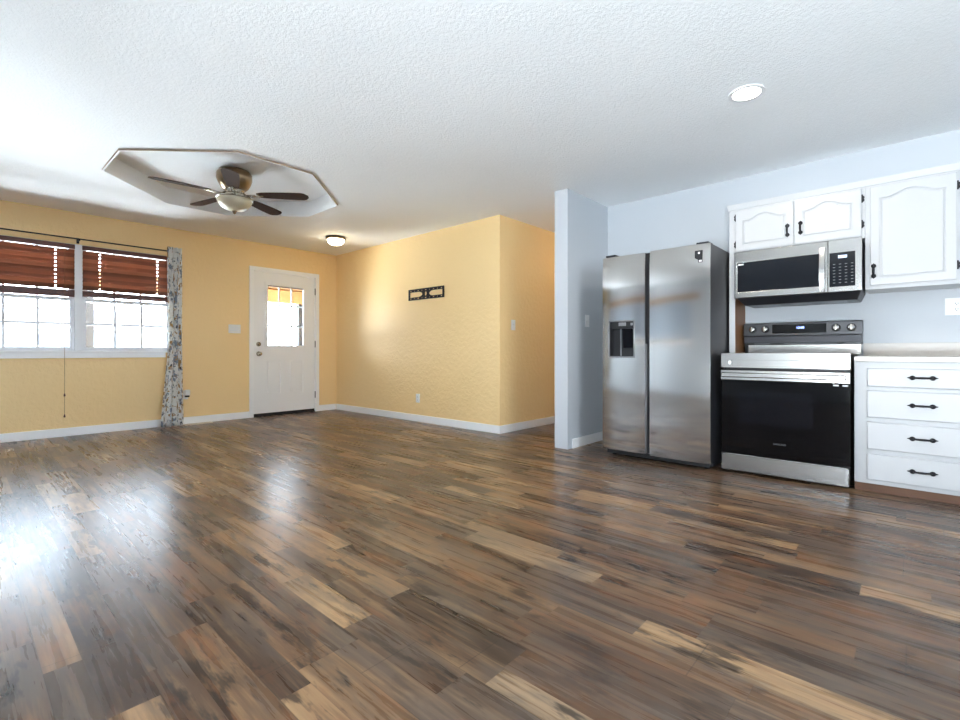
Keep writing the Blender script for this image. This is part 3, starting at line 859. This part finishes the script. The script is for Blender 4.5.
def blade(ang):
    ca, sa = math.cos(ang), math.sin(ang)
    pit = math.radians(-9)
    def P(r, s, h):   # along, across, thickness
        s2 = s * math.cos(pit) - h * math.sin(pit); h2 = s * math.sin(pit) + h * math.cos(pit)
        return (FC.x + r * ca - s2 * sa, FC.y + r * sa + s2 * ca, 2.376 + h2)
    ol = []
    r0, r1 = 0.20, 0.665
    up_, dn_ = [], []
    for k in range(17):
        q = k / 16
        r_ = r0 + (r1 - r0) * q
        wd = 0.046 + 0.021 * math.sin(min(1, q * 1.25) * PI / 2)
        if q > 0.86: wd *= math.sqrt(max(0, 1 - ((q - 0.86) / 0.14) ** 2 * 0.92))
        if q < 0.12: wd *= 0.62 + 0.38 * math.sqrt(q / 0.12)
        up_.append((r_, wd)); dn_.append((r_, -wd))
    ol = up_ + dn_[::-1]
    mb = MB()
    tv = [mb.bm.verts.new(P(r_, s, 0.003)) for r_, s in ol]; bv = [mb.bm.verts.new(P(r_, s, -0.003)) for r_, s in ol]
    mb.bm.faces.new(tv[::-1]); mb.bm.faces.new(bv)
    for k in range(len(ol)):
        k2 = (k + 1) % len(ol); mb.bm.faces.new((tv[k], tv[k2], bv[k2], bv[k]))
    bmesh.ops.recalc_face_normals(mb.bm, faces=mb.bm.faces)
    b = obj('blade', mb, M['blade'], fan)
    mb = MB()
    mb.tube([P(0.075, 0, 0.012), P(0.11, 0.012, -0.012), P(0.15, 0.016, -0.012), P(0.185, 0.010, -0.008), P(0.235, 0.0, -0.006)], [0.009, 0.008, 0.007, 0.009, 0.008], 8)
    mb.tube([P(0.11, -0.004, -0.010), P(0.15, -0.016, -0.012), P(0.185, -0.010, -0.008)], [0.006, 0.006, 0.007], 8)
    for (r_, s) in ((0.215, 0.022), (0.215, -0.022), (0.245, 0)):
        mb.lathe([(0.0, -0.004), (0.012, -0.004), (0.012, -0.008), (0.006, -0.011), (0, -0.0115)], P(r_, s, 0), (0, 0, 1), 12)
    obj('blade_iron', mb, M['nickel'], b)
for k in range(5): blade(math.radians(-23.7 + 72 * k))

# ------------------------------------------------------------------ fridge
FXL, FXR, FYF = -2.036, -1.140, 3.850
fg = thing('refrigerator', ((FXL + FXR) / 2, 4.2, 0), 'tall side-by-side stainless fridge with an ice dispenser', 'refrigerator')
mb = MB(); mb.box(FXL + 0.006, FXR - 0.003, FYF + 0.085, 4.56, 0.025, 1.745)
obj('cabinet_body', mb, M['dark_steel'], fg, 0.004)
obj('base_grille', MB().box(FXL + 0.02, FXR - 0.02, FYF + 0.06, FYF + 0.10, 0.02, 0.06), M['black_plastic'], fg)
for x in (FXL + 0.06, FXR - 0.06):
    for y in (FYF + 0.12, 4.48): obj('foot', MB().cyl((x, y, 0), (x, y, 0.03), 0.018, 12), M['black_plastic'], fg)
def fridge_door(name, x0, x1, z0, z1, hole=None):
    """slightly bowed steel front on a grey edge"""
    d = thing_none = None
    mb = MB()
    N = 14
    def front(u): return FYF + 0.010 * (2 * u - 1) ** 2 - 0.0
    xs = [x0 + (x1 - x0) * k / N for k in range(N + 1)]
    zs = [z0, z1]
    if hole:
        xs = sorted(set(xs + [hole[0], hole[1]])); zs = [z0, hole[2], hole[3], z1]
    zz = []
    for a, b in zip(zs[:-1], zs[1:]):
        n = max(1, int((b - a) / 0.12)); zz += [a + (b - a) * k / n for k in range(n)]
    zz.append(z1)
    g = {}
    bow = lambda z: 0.010 * max(0, (z - (z1 - 0.16)) / 0.16) ** 2
    for i, x in enumerate(xs):
        for j, z in enumerate(zz):
            g[i, j] = mb.bm.verts.new((x, front((x - x0) / (x1 - x0)) + bow(z), z))
    for i in range(len(xs) - 1):
        for j in range(len(zz) - 1):
            if hole and xs[i] >= hole[0] - 1e-6 and xs[i + 1] <= hole[1] + 1e-6 and zz[j] >= hole[2] - 1e-6 and zz[j + 1] <= hole[3] + 1e-6: continue
            f = mb.bm.faces.new((g[i, j], g[i + 1, j], g[i + 1, j + 1], g[i, j + 1])); f.smooth = True
    mb.mi = 1
    # sides of the door
    per = [(0, j) for j in range(len(zz))] + [(i, len(zz) - 1) for i in range(1, len(xs))] + [(len(xs) - 1, j) for j in range(len(zz) - 2, -1, -1)] + [(i, 0) for i in range(len(xs) - 2, 0, -1)]
    fv = [mb.bm.verts.new(g[q].co) for q in per]
    bv = [mb.bm.verts.new((g[q].co.x, FYF + 0.078, g[q].co.z)) for q in per]
    for k in range(len(per)):
        k2 = (k + 1) % len(per)
        f = mb.bm.faces.new((fv[k], fv[k2], bv[k2], bv[k])); f.material_index = 1
    f = mb.bm.faces.new(bv[::-1]) ; f.material_index = 1
    bmesh.ops.recalc_face_normals(mb.bm, faces=[f for f in mb.bm.faces if f.material_index == 1])
    return obj(name, mb, [M['steel'], M['dark_steel']], fg)
HX0, HX1, HZ0, HZ1 = -1.968, -1.742, 0.868, 1.178
ld = fridge_door('freezer_door', FXL, -1.652, 0.064, 1.738, (HX0, HX1, HZ0, HZ1))
rd = fridge_door('fridge_door', -1.612, FXR, 0.058, 1.744)
mb = MB(); mb.box(-1.650, -1.614, FYF + 0.03, FYF + 0.08, 0.07, 1.735)
obj('handle_recess', mb, M['black_plastic'], fg)
mb = MB(); mb.box(-1.650, -1.640, FYF + 0.010, FYF + 0.03, 0.07, 0.98)
obj('handle_strip', mb, M['edge_steel'], fg)
for x in (FXL + 0.06, FXR - 0.07):
    mb = MB(); mb.box(x - 0.04, x + 0.05, FYF + 0.03, FYF + 0.15, 1.745, 1.762)
    obj('hinge_cover', mb, M['dark_steel'], fg, 0.004)
# dispenser
dp = thing('dispenser', (FXL, FYF, HZ0)); dp.parent = fg; dp.location = Vector((FXL, FYF, HZ0)) - ORG[fg.name]
ORG[dp.name] = Vector((FXL, FYF, HZ0))
bpy.data.objects.remove(dp)
mb = MB(); mb.plate([rect(HX0 - 0.006, HX1 + 0.006, HZ0 - 0.006, HZ1 + 0.006), rect(HX0 + 0.004, HX1 - 0.004, HZ0 + 0.006, HZ1 - 0.004)], -0.008, 0.004, facing_south(FYF + 0.002), 0.001)
fm = obj('dispenser_frame', mb, M['edge_steel'], ld)
mb = MB(); y0, y1 = FYF + 0.003, FYF + 0.074
mb.box(HX0, HX1, y1 - 0.004, y1, HZ0, HZ1); mb.box(HX0, HX0 + 0.004, y0, y1, HZ0, HZ1); mb.box(HX1 - 0.004, HX1, y0, y1, HZ0, HZ1); mb.box(HX0, HX1, y0, y1, HZ0, HZ0 + 0.006); mb.box(HX0, HX1, y0, y1, HZ1 - 0.004, HZ1)
mb.box(HX0 + 0.004, HX1 - 0.004, y0 + 0.012, y1 - 0.004, HZ1 - 0.065, HZ1 - 0.004)
obj('dispenser_recess', mb, M['black_plastic'], ld)
for q in ((HX0 + 0.082, HX0 + 0.148, y0 + 0.008, y0 + 0.013, HZ1 - 0.042, HZ1 - 0.012), (HX0 + 0.19, HX0 + 0.21, y0 + 0.008, y0 + 0.013, HZ1 - 0.04, HZ1 - 0.018)):
    obj('dispenser_button', MB().box(*q), M['edge_steel'], ld)
obj('dispenser_tube', MB().box(HX0 + 0.075, HX0 + 0.083, y1 - 0.016, y1 - 0.006, HZ0 + 0.01, HZ1 - 0.065), M['edge_steel'], ld)
mb = MB(); mb.hexa([(HX0 + 0.105, y1 - 0.02, HZ0 + 0.08), (HX1 - 0.03, y1 - 0.02, HZ0 + 0.08), (HX1 - 0.03, y1 - 0.006, HZ0 + 0.08), (HX0 + 0.105, y1 - 0.006, HZ0 + 0.08),
                    (HX0 + 0.11, y1 - 0.05, HZ1 - 0.066), (HX1 - 0.035, y1 - 0.05, HZ1 - 0.066), (HX1 - 0.035, y1 - 0.03, HZ1 - 0.066), (HX0 + 0.11, y1 - 0.03, HZ1 - 0.066)])
obj('dispenser_paddle', mb, M['smoke_glass'], ld)
# energy sticker on the right door
yst = FYF + 0.0085
mb = MB(); mb.box(-1.252, -1.196, yst - 0.004, yst - 0.0002, 1.602, 1.694)
st = obj('sticker', mb, M['black_plastic'], rd)
for q in ((-1.228, -1.214, yst - 0.0046, yst - 0.004, 1.668, 1.682), (-1.222, -1.200, yst - 0.0046, yst - 0.004, 1.606, 1.620)): obj('sticker_mark', MB().box(*q), M['sticker_white'], st)

# ------------------------------------------------------------------ tall panel between fridge and range
mb = MB(); mb.box(-1.128, -1.083, 4.317, YK, 0, 1.716)
pn = obj('end_panel', mb, [M['cabinet'], M['brown_side']])
for f in pn.data.polygons:
    if f.normal.x > 0.9: f.material_index = 1
tag(pn, 'tall narrow white end panel with a bare brown side between fridge and range', 'cabinet panel')

# ------------------------------------------------------------------ cabinet hardware
def pull(parent, frame, cu, cv, length, vertical, w=0.0):
    U_, V_, W_, O_ = (Vector(q) for q in frame)
    A, B = (V_, U_) if vertical else (U_, V_)
    c = O_ + U_ * cu + V_ * cv + W_ * w
    h = length / 2
    mb = MB()
    pts, rr = [], []
    for k in range(9):
        q = -1 + k / 4
        pts.append(c + A * q * h * 0.62 + W_ * (0.010 + 0.014 * (1 - q * q))); rr.append(0.0056 + 0.0016 * (1 - abs(q)))
    mb.tube(pts, rr, 8)
    for s in (-1, 1):
        e = c + A * s * h * 0.66
        mb.lathe([(0.0145, 0), (0.0145, 0.007), (0.009, 0.013), (0.0, 0.014)], e, W_, 14)
        mb.hexa([e + B * -0.010, e + B * 0.010, e + A * s * h * 0.36 + B * 0.0015, e + A * s * h * 0.36 - B * 0.0015,
                 e + B * -0.010 + W_ * 0.006, e + B * 0.010 + W_ * 0.006, e + A * s * h * 0.36 + B * 0.0015 + W_ * 0.004, e + A * s * h * 0.36 - B * 0.0015 + W_ * 0.004])
    bmesh.ops.recalc_face_normals(mb.bm, faces=mb.bm.faces)
    return obj('handle', mb, M['black_iron'], parent)

def cab_hinge(parent, frame, cu, cv, s):
    mb = MB()
    U_, V_, W_, O_ = (Vector(q) for q in frame)
    mb.plate([[(cu - 0.002, cv - 0.024), (cu + s * 0.012, cv - 0.018), (cu + s * 0.014, cv - 0.008), (cu + s * 0.010, cv), (cu + s * 0.014, cv + 0.008), (cu + s * 0.012, cv + 0.018), (cu - 0.002, cv + 0.024)]], 0.0, 0.003, frame)
    a = O_ + U_ * cu + W_ * 0.008
    mb.cyl(a + V_ * (cv - 0.028), a + V_ * (cv + 0.028), 0.0055, 10)
    bmesh.ops.recalc_face_normals(mb.bm, faces=mb.bm.faces)
    return obj('hinge', mb, M['black_iron'], parent)

def arch(x0, x1, z0, z1, rise, n=24):
    """cathedral arch: flat shoulders and a raised middle"""
    top = []
    for k in range(n + 1):
        q = k / n
        s = max(0.0, min(1.0, (q - 0.10) / 0.80))
        top.append((x1 - (x1 - x0) * q, z1 - rise + rise * (0.5 - 0.5 * math.cos(2 * PI * s)) ** 0.85))
    return [(x0, z0), (x1, z0)] + top

def arch_door(parent, x0, x1, z0, z1, yf, m, label=None):
    mb = MB()
    fr_ = facing_south(yf)
    rise = 0.042
    st_ = 0.052
    hole = arch(x0 + st_, x1 - st_, z0 + st_, z1 - st_ + 0.008, rise)
    mb.plate([rect(x0, x1, z0, z1), hole], 0.009, 0.020, fr_, 0.003)
    mb.plate([rect(x0 + 0.003, x1 - 0.003, z0 + 0.003, z1 - 0.003)], 0.0, 0.0105, fr_)
    mb.plate([arch(x0 + st_ + 0.010, x1 - st_ - 0.010, z0 + st_ + 0.010, z1 - st_ - 0.002, rise)], 0.0105, 0.0185, fr_, 0.0035)
    return obj('door', mb, m, parent)

# upper cabinets
UY = 4.317
FS = facing_south(UY)
def upper(name, x0, x1, z0, label, doors):
    r = thing(name, ((x0 + x1) / 2, (UY + YK) / 2, z0), label, 'kitchen cabinet', 'white upper cabinets')
    obj('carcass', MB().box(x0, x1, UY, YK, z0, 2.108), M['cabinet'], r, 0.002)
    for (a, b, za, pull_x, pull_z, hs, hz) in doors:
        d = arch_door(r, a, b, za, 2.060, UY, M['cabinet'])
        pull(d, FS, pull_x, pull_z, 0.105, True, 0.020)
        for z in hz: cab_hinge(d, facing_south(UY), (a - 0.003 if hs < 0 else b + 0.003), z, hs)
    return r
upper('upper_cabinet', -1.128, -0.2503, 1.717, 'low white two-door cabinet above the microwave', [
    (-1.075, -0.676, 1.730, -0.714, 1.845, -1, (2.01, 1.79)), (-0.668, -0.270, 1.730, -0.630, 1.850, 1, (1.995, 1.815))])
upper('upper_cabinet', -0.250, 0.262, 1.350, 'tall white single-door cabinet above the counter', [
    (-0.222, 0.208, 1.377, -0.203, 1.475, 1, (1.98, 1.47))])
obj_cr = MB(); obj_cr.hexa([(-1.132, UY - 0.008, 2.078), (0.275, UY - 0.008, 2.078), (0.275, UY, 2.078), (-1.132, UY, 2.078), (-1.142, UY - 0.022, 2.118), (0.275, UY - 0.022, 2.118), (0.275, UY + 0.004, 2.118), (-1.142, UY + 0.004, 2.118)])
obj_cr.box(-1.134, -1.129, UY, YK, 2.078, 2.118)
struct('trim_5', obj_cr, M['cabinet'], 'white moulding along the top of the upper cabinets', 'trim')

# ------------------------------------------------------------------ microwave
mx0, mx1, my = -1.064, -0.262, 4.215
mw = thing('microwave', ((mx0 + mx1) / 2, 4.4, 1.30), 'stainless over-the-range microwave under the low cabinet', 'microwave')
obj('housing', MB().box(mx0 + 0.004, mx1 - 0.004, my + 0.03, YK, 1.342, 1.715), M['dark_steel'], mw, 0.003)
mb = MB()
mb.hexa([(mx0 + 0.05, 4.33, 1.288), (mx1 - 0.03, 4.33, 1.288), (mx1 - 0.03, YK, 1.288), (mx0 + 0.05, YK, 1.288), (mx0 + 0.01, 4.245, 1.342), (mx1 - 0.006, 4.245, 1.342), (mx1 - 0.006, YK, 1.342), (mx0 + 0.01, YK, 1.342)])
hb = obj('vent_base', mb, M['dark_steel'], mw, 0.006)
mb = MB()
for x in (mx0 + 0.12, mx0 + 0.34, mx0 + 0.55):
    for k in range(6): mb.box(x, x + 0.15, 4.36 + k * 0.035, 4.378 + k * 0.035, 1.2855, 1.288)
obj('vent_grille', mb, M['grey_plastic'], hb)
xs_ = -0.452
FM = facing_south(my + 0.03)
mb = MB(); mb.plate([rect(mx0, xs_ - 0.002, 1.342, 1.708), rect(mx0 + 0.022, -0.475, 1.388, 1.622)], 0, 0.03, FM, 0.003)
md = obj('door', mb, M['steel_h'], mw)
mb = MB(); mb.box(mx0 + 0.02, -0.470, my + 0.005, my + 0.022, 1.386, 1.624)
wn_ = obj('window', mb, M['mw_glass'], md)
mb = MB(); mb.box(mx0 + 0.028, mx0 + 0.066, my + 0.0042, my + 0.005, 1.603, 1.613)
obj('sticker', mb, M['sticker_white'], wn_)
mb = MB()
pts = [Vector((-0.486, my - 0.006 - 0.020 * math.sin(PI * k / 10), 1.345 + 0.32 * k / 10)) for k in range(11)]
for a, b in zip(pts[:-1], pts[1:]):
    mb.hexa([(a.x - 0.017, a.y - 0.006, a.z), (a.x + 0.017, a.y - 0.006, a.z), (a.x + 0.017, a.y + 0.006, a.z), (a.x - 0.017, a.y + 0.006, a.z),
             (b.x - 0.017, b.y - 0.006, b.z), (b.x + 0.017, b.y - 0.006, b.z), (b.x + 0.017, b.y + 0.006, b.z), (b.x - 0.017, b.y + 0.006, b.z)])
bmesh.ops.remove_doubles(mb.bm, verts=mb.bm.verts, dist=1e-5)
mb.box(-0.498, -0.474, my - 0.006, my + 0.004, 1.347, 1.372); mb.box(-0.498, -0.474, my - 0.006, my + 0.004, 1.638, 1.662)
obj('handle', mb, M['steel_h'], md, 0.003)
mb = MB(); mb.plate([rect(xs_ + 0.002, mx1, 1.342, 1.708), rect(xs_ + 0.008, mx1 - 0.036, 1.376, 1.618)], 0, 0.03, FM, 0.0)
cp = obj('control_panel', mb, M['steel_h'], mw)
mb = MB(); mb.box(xs_ + 0.004, mx1 - 0.034, my + 0.004, my + 0.022, 1.374, 1.620)
kp = obj('keypad', mb, M['mw_glass'], cp)
mb = MB()
for r_ in range(7):
    for c_ in range(4):
        x = xs_ + 0.028 + c_ * 0.034; z = 1.402 + r_ * 0.022
        mb.box(x, x + 0.013, my + 0.0034, my + 0.004, z, z + 0.004)
tag(obj('key_marks', mb, M['grey_plastic'], kp), kind='stuff')
mb = MB(); mb.box(-0.394, -0.344, my + 0.003, my + 0.004, 1.578, 1.598)
dsp = obj('display', mb, M['lcd'], kp)
text('clock_digits', '12:00', 0.018, (-0.369, my + 0.0028, 1.588), FS, M['sticker_white'], dsp, 0.0002)

# ------------------------------------------------------------------ range
rx0, rx1, ry = -1.090, -0.304, 3.950
rg = thing('range', ((rx0 + rx1) / 2, 4.3, 0), 'stainless electric range with a black glass oven door', 'range')
RB0, RB1 = rx0 + 0.012, rx1 - 0.006
obj('body', MB().box(RB0, RB1, ry + 0.045, 4.60, 0.035, 0.895), M['black_plastic'], rg, 0.003)
for x in (RB0 + 0.04, RB1 - 0.04):
    for y in (ry + 0.1, 4.5): obj('foot', MB().cyl((x, y, 0), (x, y, 0.036), 0.016, 12), M['black_plastic'], rg)
mb = MB(); mb.box(RB0, RB1, ry + 0.035, 4.49, 0.895, 0.903)
ct = obj('cooktop', mb, M['black_glass'], rg)
for (x, y, r_) in ((-0.88, 4.14, 0.11), (-0.51, 4.14, 0.09), (-0.88, 4.36, 0.075), (-0.51, 4.36, 0.10)):
    mb = MB(); mb.plate([oval(x, y, r_, r_, 36), oval(x, y, r_ - 0.004, r_ - 0.004, 36)], 0.903, 0.9034, facing_up(0))
    obj('burner_ring', mb, M['grey_plastic'], ct)
FR = facing_south(ry)
mb = MB(); mb.box(rx0, rx1, ry + 0.004, ry + 0.05, 0.795, 0.904)
mb.plate([rect(rx0, rx1, 0.795, 0.904), rect(rx0 + 0.075, rx1 - 0.06, 0.808, 0.852)], -0.004, 0.004, FR, 0.0015)
fp = obj('front_panel', mb, M['steel_h'], rg, 0.002)
mb = MB(); mb.plate([oval(rx0 + 0.062, 0.834, 0.012, 0.016, 18)], 0.004, 0.0052, FR)
obj('sticker', mb, M['sticker_white'], fp)
mb = MB(); mb.box(rx0, rx1, ry + 0.002, ry + 0.046, 0.150, 0.778)
dr_ = obj('oven_door', mb, M['black_glass'], rg, 0.004)
mb = MB(); mb.box(rx0 + 0.115, rx1 - 0.205, ry + 0.0012, ry + 0.0022, 0.385, 0.625)
obj('window', mb, M['smoke_glass'], dr_)
mb = MB()
mb.box(rx0, rx1, ry - 0.012, ry + 0.01, 0.703, 0.776)
mb.plate([rect(rx0 + 0.012, rx1 - 0.02, 0.724, 0.758)], 0.010, 0.040, FR, 0.006)
obj('handle', mb, M['steel_h'], dr_, 0.003)
for q in ((rx1 - 0.092, rx1 - 0.062), (rx1 - 0.042, rx1 - 0.012)): obj('sticker', MB().box(q[0], q[1], ry + 0.0008, ry + 0.002, 0.684, 0.694), M['sticker_white'], dr_)
text('logo', 'SAMSUNG', 0.017, (-0.705, ry + 0.0016, 0.2515), FR, M['grey_plastic'], dr_, 0.0003)
mb = MB(); mb.box(rx0 + 0.004, rx1 - 0.006, ry + 0.0, ry + 0.045, 0.022, 0.142); mb.box(rx0 + 0.03, rx1 - 0.01, ry - 0.004, ry + 0.02, 0.138, 0.147)
obj('drawer', mb, M['steel_h'], rg, 0.003)
# backguard
gx0, gx1 = -1.066, -0.276
mb = MB(); mb.hexa([(gx0 + 0.004, 4.505, 0.985), (gx1 - 0.004, 4.505, 0.985), (gx1 - 0.004, 4.60, 0.985), (gx0 + 0.004, 4.60, 0.985), (gx0, 4.515, 1.148), (gx1, 4.515, 1.148), (gx1, 4.60, 1.148), (gx0, 4.60, 1.148)])
bg = obj('backguard', mb, M['dark_steel'], rg, 0.003)
mb = MB(); mb.box(gx0 + 0.03, gx1 - 0.012, 4.545, 4.598, 0.897, 0.972)
obj('backguard_base', mb, M['steel_h'], rg)
mb = MB(); mb.box(gx0 + 0.002, gx1 - 0.002, 4.535, 4.600, 0.970, 0.990); mb.box(gx0 + 0.004, gx0 + 0.03, 4.54, 4.6, 0.897, 0.972)
ts = obj('trim_strip', mb, M['black_plastic'], rg)
mb = MB(); mb.box(gx0 + 0.075, gx0 + 0.19, 4.534, 4.535, 0.977, 0.982); mb.box(gx0 + 0.29, gx1 - 0.15, 4.534, 4.535, 0.978, 0.982); mb.box(gx1 - 0.11, gx1 - 0.02, 4.534, 4.535, 0.977, 0.983)
obj('trim_marks', mb, M['grey_plastic'], ts)
mb = MB(); mb.hexa([(gx0 + 0.002, 4.492, 1.046), (gx1 - 0.002, 4.492, 1.046), (gx1 - 0.002, 4.51, 1.040), (gx0 + 0.002, 4.51, 1.040), (gx0 + 0.002, 4.504, 1.144), (gx1 - 0.002, 4.504, 1.144), (gx1 - 0.002, 4.52, 1.146), (gx0 + 0.002, 4.52, 1.146)])
cpn = obj('control_panel', mb, M['dark_trim'], bg, 0.002)
mb = MB(); mb.hexa([(-0.852, 4.489, 1.062), (-0.492, 4.489, 1.062), (-0.492, 4.50, 1.062), (-0.852, 4.50, 1.062), (-0.852, 4.497, 1.134), (-0.492, 4.497, 1.134), (-0.492, 4.508, 1.134), (-0.852, 4.508, 1.134)])
dsp = obj('display', mb, M['black_glass'], cpn)
text('clock_digits', '12:00', 0.024, (-0.660, 4.4895, 1.104), ((1, 0, 0), (0, 0.11, 0.994), (0, -0.994, 0.11)), M['blue_led'], dsp, 0.0002)
for x in (-0.994, -0.902, -0.432, -0.340):
    mb = MB(); mb.lathe([(0.029, 0), (0.029, 0.006), (0.024, 0.010), (0.022, 0.030), (0.018, 0.034), (0, 0.034)], (x, 4.497, 1.096), (0, -0.994, 0.11), 24)
    kb = obj('knob', mb, M['steel_h'], cpn)
    mb = MB(); mb.hexa([(x - 0.005, 4.453, 1.078), (x + 0.005, 4.453, 1.078), (x + 0.005, 4.466, 1.078), (x - 0.005, 4.466, 1.078), (x - 0.005, 4.457, 1.120), (x + 0.005, 4.457, 1.120), (x + 0.005, 4.470, 1.120), (x - 0.005, 4.470, 1.120)])
    obj('knob_grip', mb, M['nickel'], kb)

# ------------------------------------------------------------------ base cabinet and counter
bx0, bx1, byf = -0.290, 0.365, 4.030
bc = thing('base_cabinet', ((bx0 + bx1) / 2, 4.3, 0), 'white four-drawer base cabinet beside the range', 'kitchen cabinet')
obj('carcass', MB().box(bx0, bx1, byf, YK - 0.022, 0.052, 0.849), M['cabinet'], bc, 0.002)
obj('base_board', MB().box(bx0 + 0.002, bx1, byf + 0.006, YK - 0.02, 0, 0.052), M['toe'], bc)
FB = facing_south(byf)
for (z0, z1) in ((0.687, 0.808), (0.486, 0.663), (0.280, 0.457), (0.080, 0.250)):
    mb = MB(); mb.plate([rect(-0.224, 0.318, z0, z1)], 0.0005, 0.022, FB, 0.007)
    d = obj('drawer', mb, M['cabinet'], bc)
    pull(d, FB, 0.043, (z0 + z1) / 2 + 0.004, 0.140, False, 0.022)
ctp = thing('countertop', ((bx0 + bx1) / 2, 4.3, 0.849), 'beige laminate countertop with a low backsplash beside the range', 'countertop')
mb = MB(); mb.box(bx0, bx1 + 0.01, byf - 0.022, YK, 0.850, 0.883)
o = obj('top', mb, [M['counter'], M['counter_edge']], ctp, 0.003)
for f in o.data.polygons:
    if f.normal.y < -0.9: f.material_index = 1
obj('backsplash', MB().box(bx0 + 0.012, bx1 + 0.01, YK - 0.02, YK, 0.883, 0.978), M['counter'], ctp, 0.002)

# ------------------------------------------------------------------ out of view: openings added for daylight and for reflections in the steel
pd = thing('added_door_2', ((SL0 + SL1) / 2, YS - 0.07, 0), 'wide white patio door, unseen, added to let daylight in', 'door', None, 'structure')
yf = YS - 0.075
for (a, b) in ((SL0, (SL0 + SL1) / 2 + 0.03), ((SL0 + SL1) / 2 - 0.03, SL1)):
    mb = MB(); mb.plate([rect(a, b, 0.02, SLZ), rect(a + 0.06, b - 0.06, 0.10, SLZ - 0.07)], -0.02, 0.02, ((1, 0, 0), (0, 0, 1), (0, -1, 0), (0, yf + (0.03 if a == SL0 else -0.03), 0)))
    s = obj('panel', mb, M['vinyl'], pd)
    yy = yf + (0.03 if a == SL0 else -0.03)
    obj('pane', MB().box(a + 0.05, b - 0.05, yy - 0.002, yy + 0.002, 0.09, SLZ - 0.06), M['glass'], s)
xw = thing('added_door_3', (XA - 0.06, -1.55, 0), 'wide white sliding glass door, unseen, added for daylight along the yellow window wall', 'door', None, 'structure')  # unseen sliding door added to send more daylight onto the ceiling
mb = MB(); mb.plate([rect(-2.45, -0.65, 0.01, 2.08), rect(-2.39, -1.59, 0.09, 2.01), rect(-1.51, -0.71, 0.09, 2.01)], -0.03, 0.03, facing_east(XA - 0.06))
obj('frame', mb, M['vinyl'], xw)
obj('pane', MB().box(XA - 0.062, XA - 0.058, -2.40, -0.70, 0.08, 2.02), M['glass'], xw)
sw = thing('window_3', (-4.4, YS - 0.07, 1.1), 'unseen window with a blue grey roller shade, added for the steel to mirror', 'window', None, 'structure')
mb = MB(); mb.plate([rect(-6.3, -2.9, 1.10, 2.0), rect(-6.25, -2.95, 1.112, 1.96)], -0.03, 0.03, facing_south(YS - 0.10))
obj('frame', mb, M['vinyl'], sw)
obj('pane', MB().box(-6.26, -2.94, YS - 0.102, YS - 0.098, 1.11, 1.97), M['glass'], sw)
obj('valance', MB().box(-6.7, -2.5, YS, YS + 0.05, 2.00, 2.12), M['porch_wood'], sw)  # added tan board that gives the fridge its orange reflected band
obj('roller_shade', MB().box(-6.28, -2.92, YS - 0.05, YS - 0.046, 1.165, 1.995), M['shade'], sw)  # added; its grey tone and bottom gap shape the fridge reflections

ew = thing('window_4', (XE + 0.08, 1.05, EW[2]), 'wide white kitchen window, unseen, added for daylight', 'window', None, 'structure')  # unseen window added to brighten the kitchen end of the ceiling
mb = MB(); mb.plate([rect(*EW), rect(EW[0] + 0.04, 1.03, EW[2] + 0.04, EW[3] - 0.04), rect(1.07, EW[1] - 0.04, EW[2] + 0.04, EW[3] - 0.04)], -0.03, 0.03, facing_east(XE + 0.08))
obj('frame', mb, M['vinyl'], ew)
obj('pane', MB().box(XE + 0.078, XE + 0.082, EW[0] + 0.03, EW[1] - 0.03, EW[2] + 0.03, EW[3] - 0.03), M['glass'], ew)

# ------------------------------------------------------------------ outdoors
struct('ground', MB().box(-70, 40, -60, 60, -0.40, -0.30), M['ground'], 'pale gravel ground outside the windows', 'ground')
struct('patio_sky_blocker', MB().box(-12, 12, -7.6, -7.5, -0.3, 2.3), M['sky_blocker'], 'added brown board screen, unseen, cutting the low sky beyond the patio', 'sky_blocker')  # placed out of view to block low sky light through the patio door
struct('porch_floor', MB().box(-8.75, XA - T, -3, 6.5, -0.30, -0.06), M['siding'], 'pale porch slab outside the front door', 'porch')
pr = thing('porch_roof', (-7.8, 3.8, 1.9), 'tan boarded porch roof outside the front door', 'porch roof', None, 'structure')
mb = MB(); mb.hexa([(-8.85, 2.5, 1.93), (XA - T, 2.5, 2.50), (XA - T, 6.6, 2.50), (-8.85, 6.6, 1.93), (-8.85, 2.5, 2.03), (XA - T, 2.5, 2.60), (XA - T, 6.6, 2.60), (-8.85, 6.6, 2.03)])
obj('boards', mb, M['porch_wood'], pr)
obj('edge_beam', MB().box(-8.56, -8.44, 1.2, 6.5, 1.80, 2.02), M['porch_wood'], pr)
for (y, lb) in ((1.265, 'grey porch post seen through the window beside the curtain'), (4.35, 'grey porch post seen through the front door glass')):
    tag(obj('porch_post', MB().box(-8.545, -8.455, y - 0.045, y + 0.045, -0.06, 1.80), M['post']), lb, 'porch post', 'porch posts')
hs = thing('neighbor_house', (-33, 2, -0.3), 'pale one-storey house across the road, bright in the sun', 'house')
obj('wall', MB().box(-36, -30, -14, 12, -0.3, 1.95), M['house_wall'], hs)
mb = MB(); mb.hexa([(-36.5, -14.5, 1.95), (-29.6, -14.5, 1.95), (-29.6, 12.5, 1.95), (-36.5, 12.5, 1.95), (-33.3, -14.5, 3.2), (-32.9, -14.5, 3.2), (-32.9, 12.5, 3.2), (-33.3, 12.5, 3.2)])
obj('roof', mb, M['roof'], hs)
for (a, b) in ((2.50, 2.96), (1.5, 1.8)):
    obj('window', MB().box(-30.03, -29.99, a, b, 1.25, 1.72), M['house_glass'], hs)
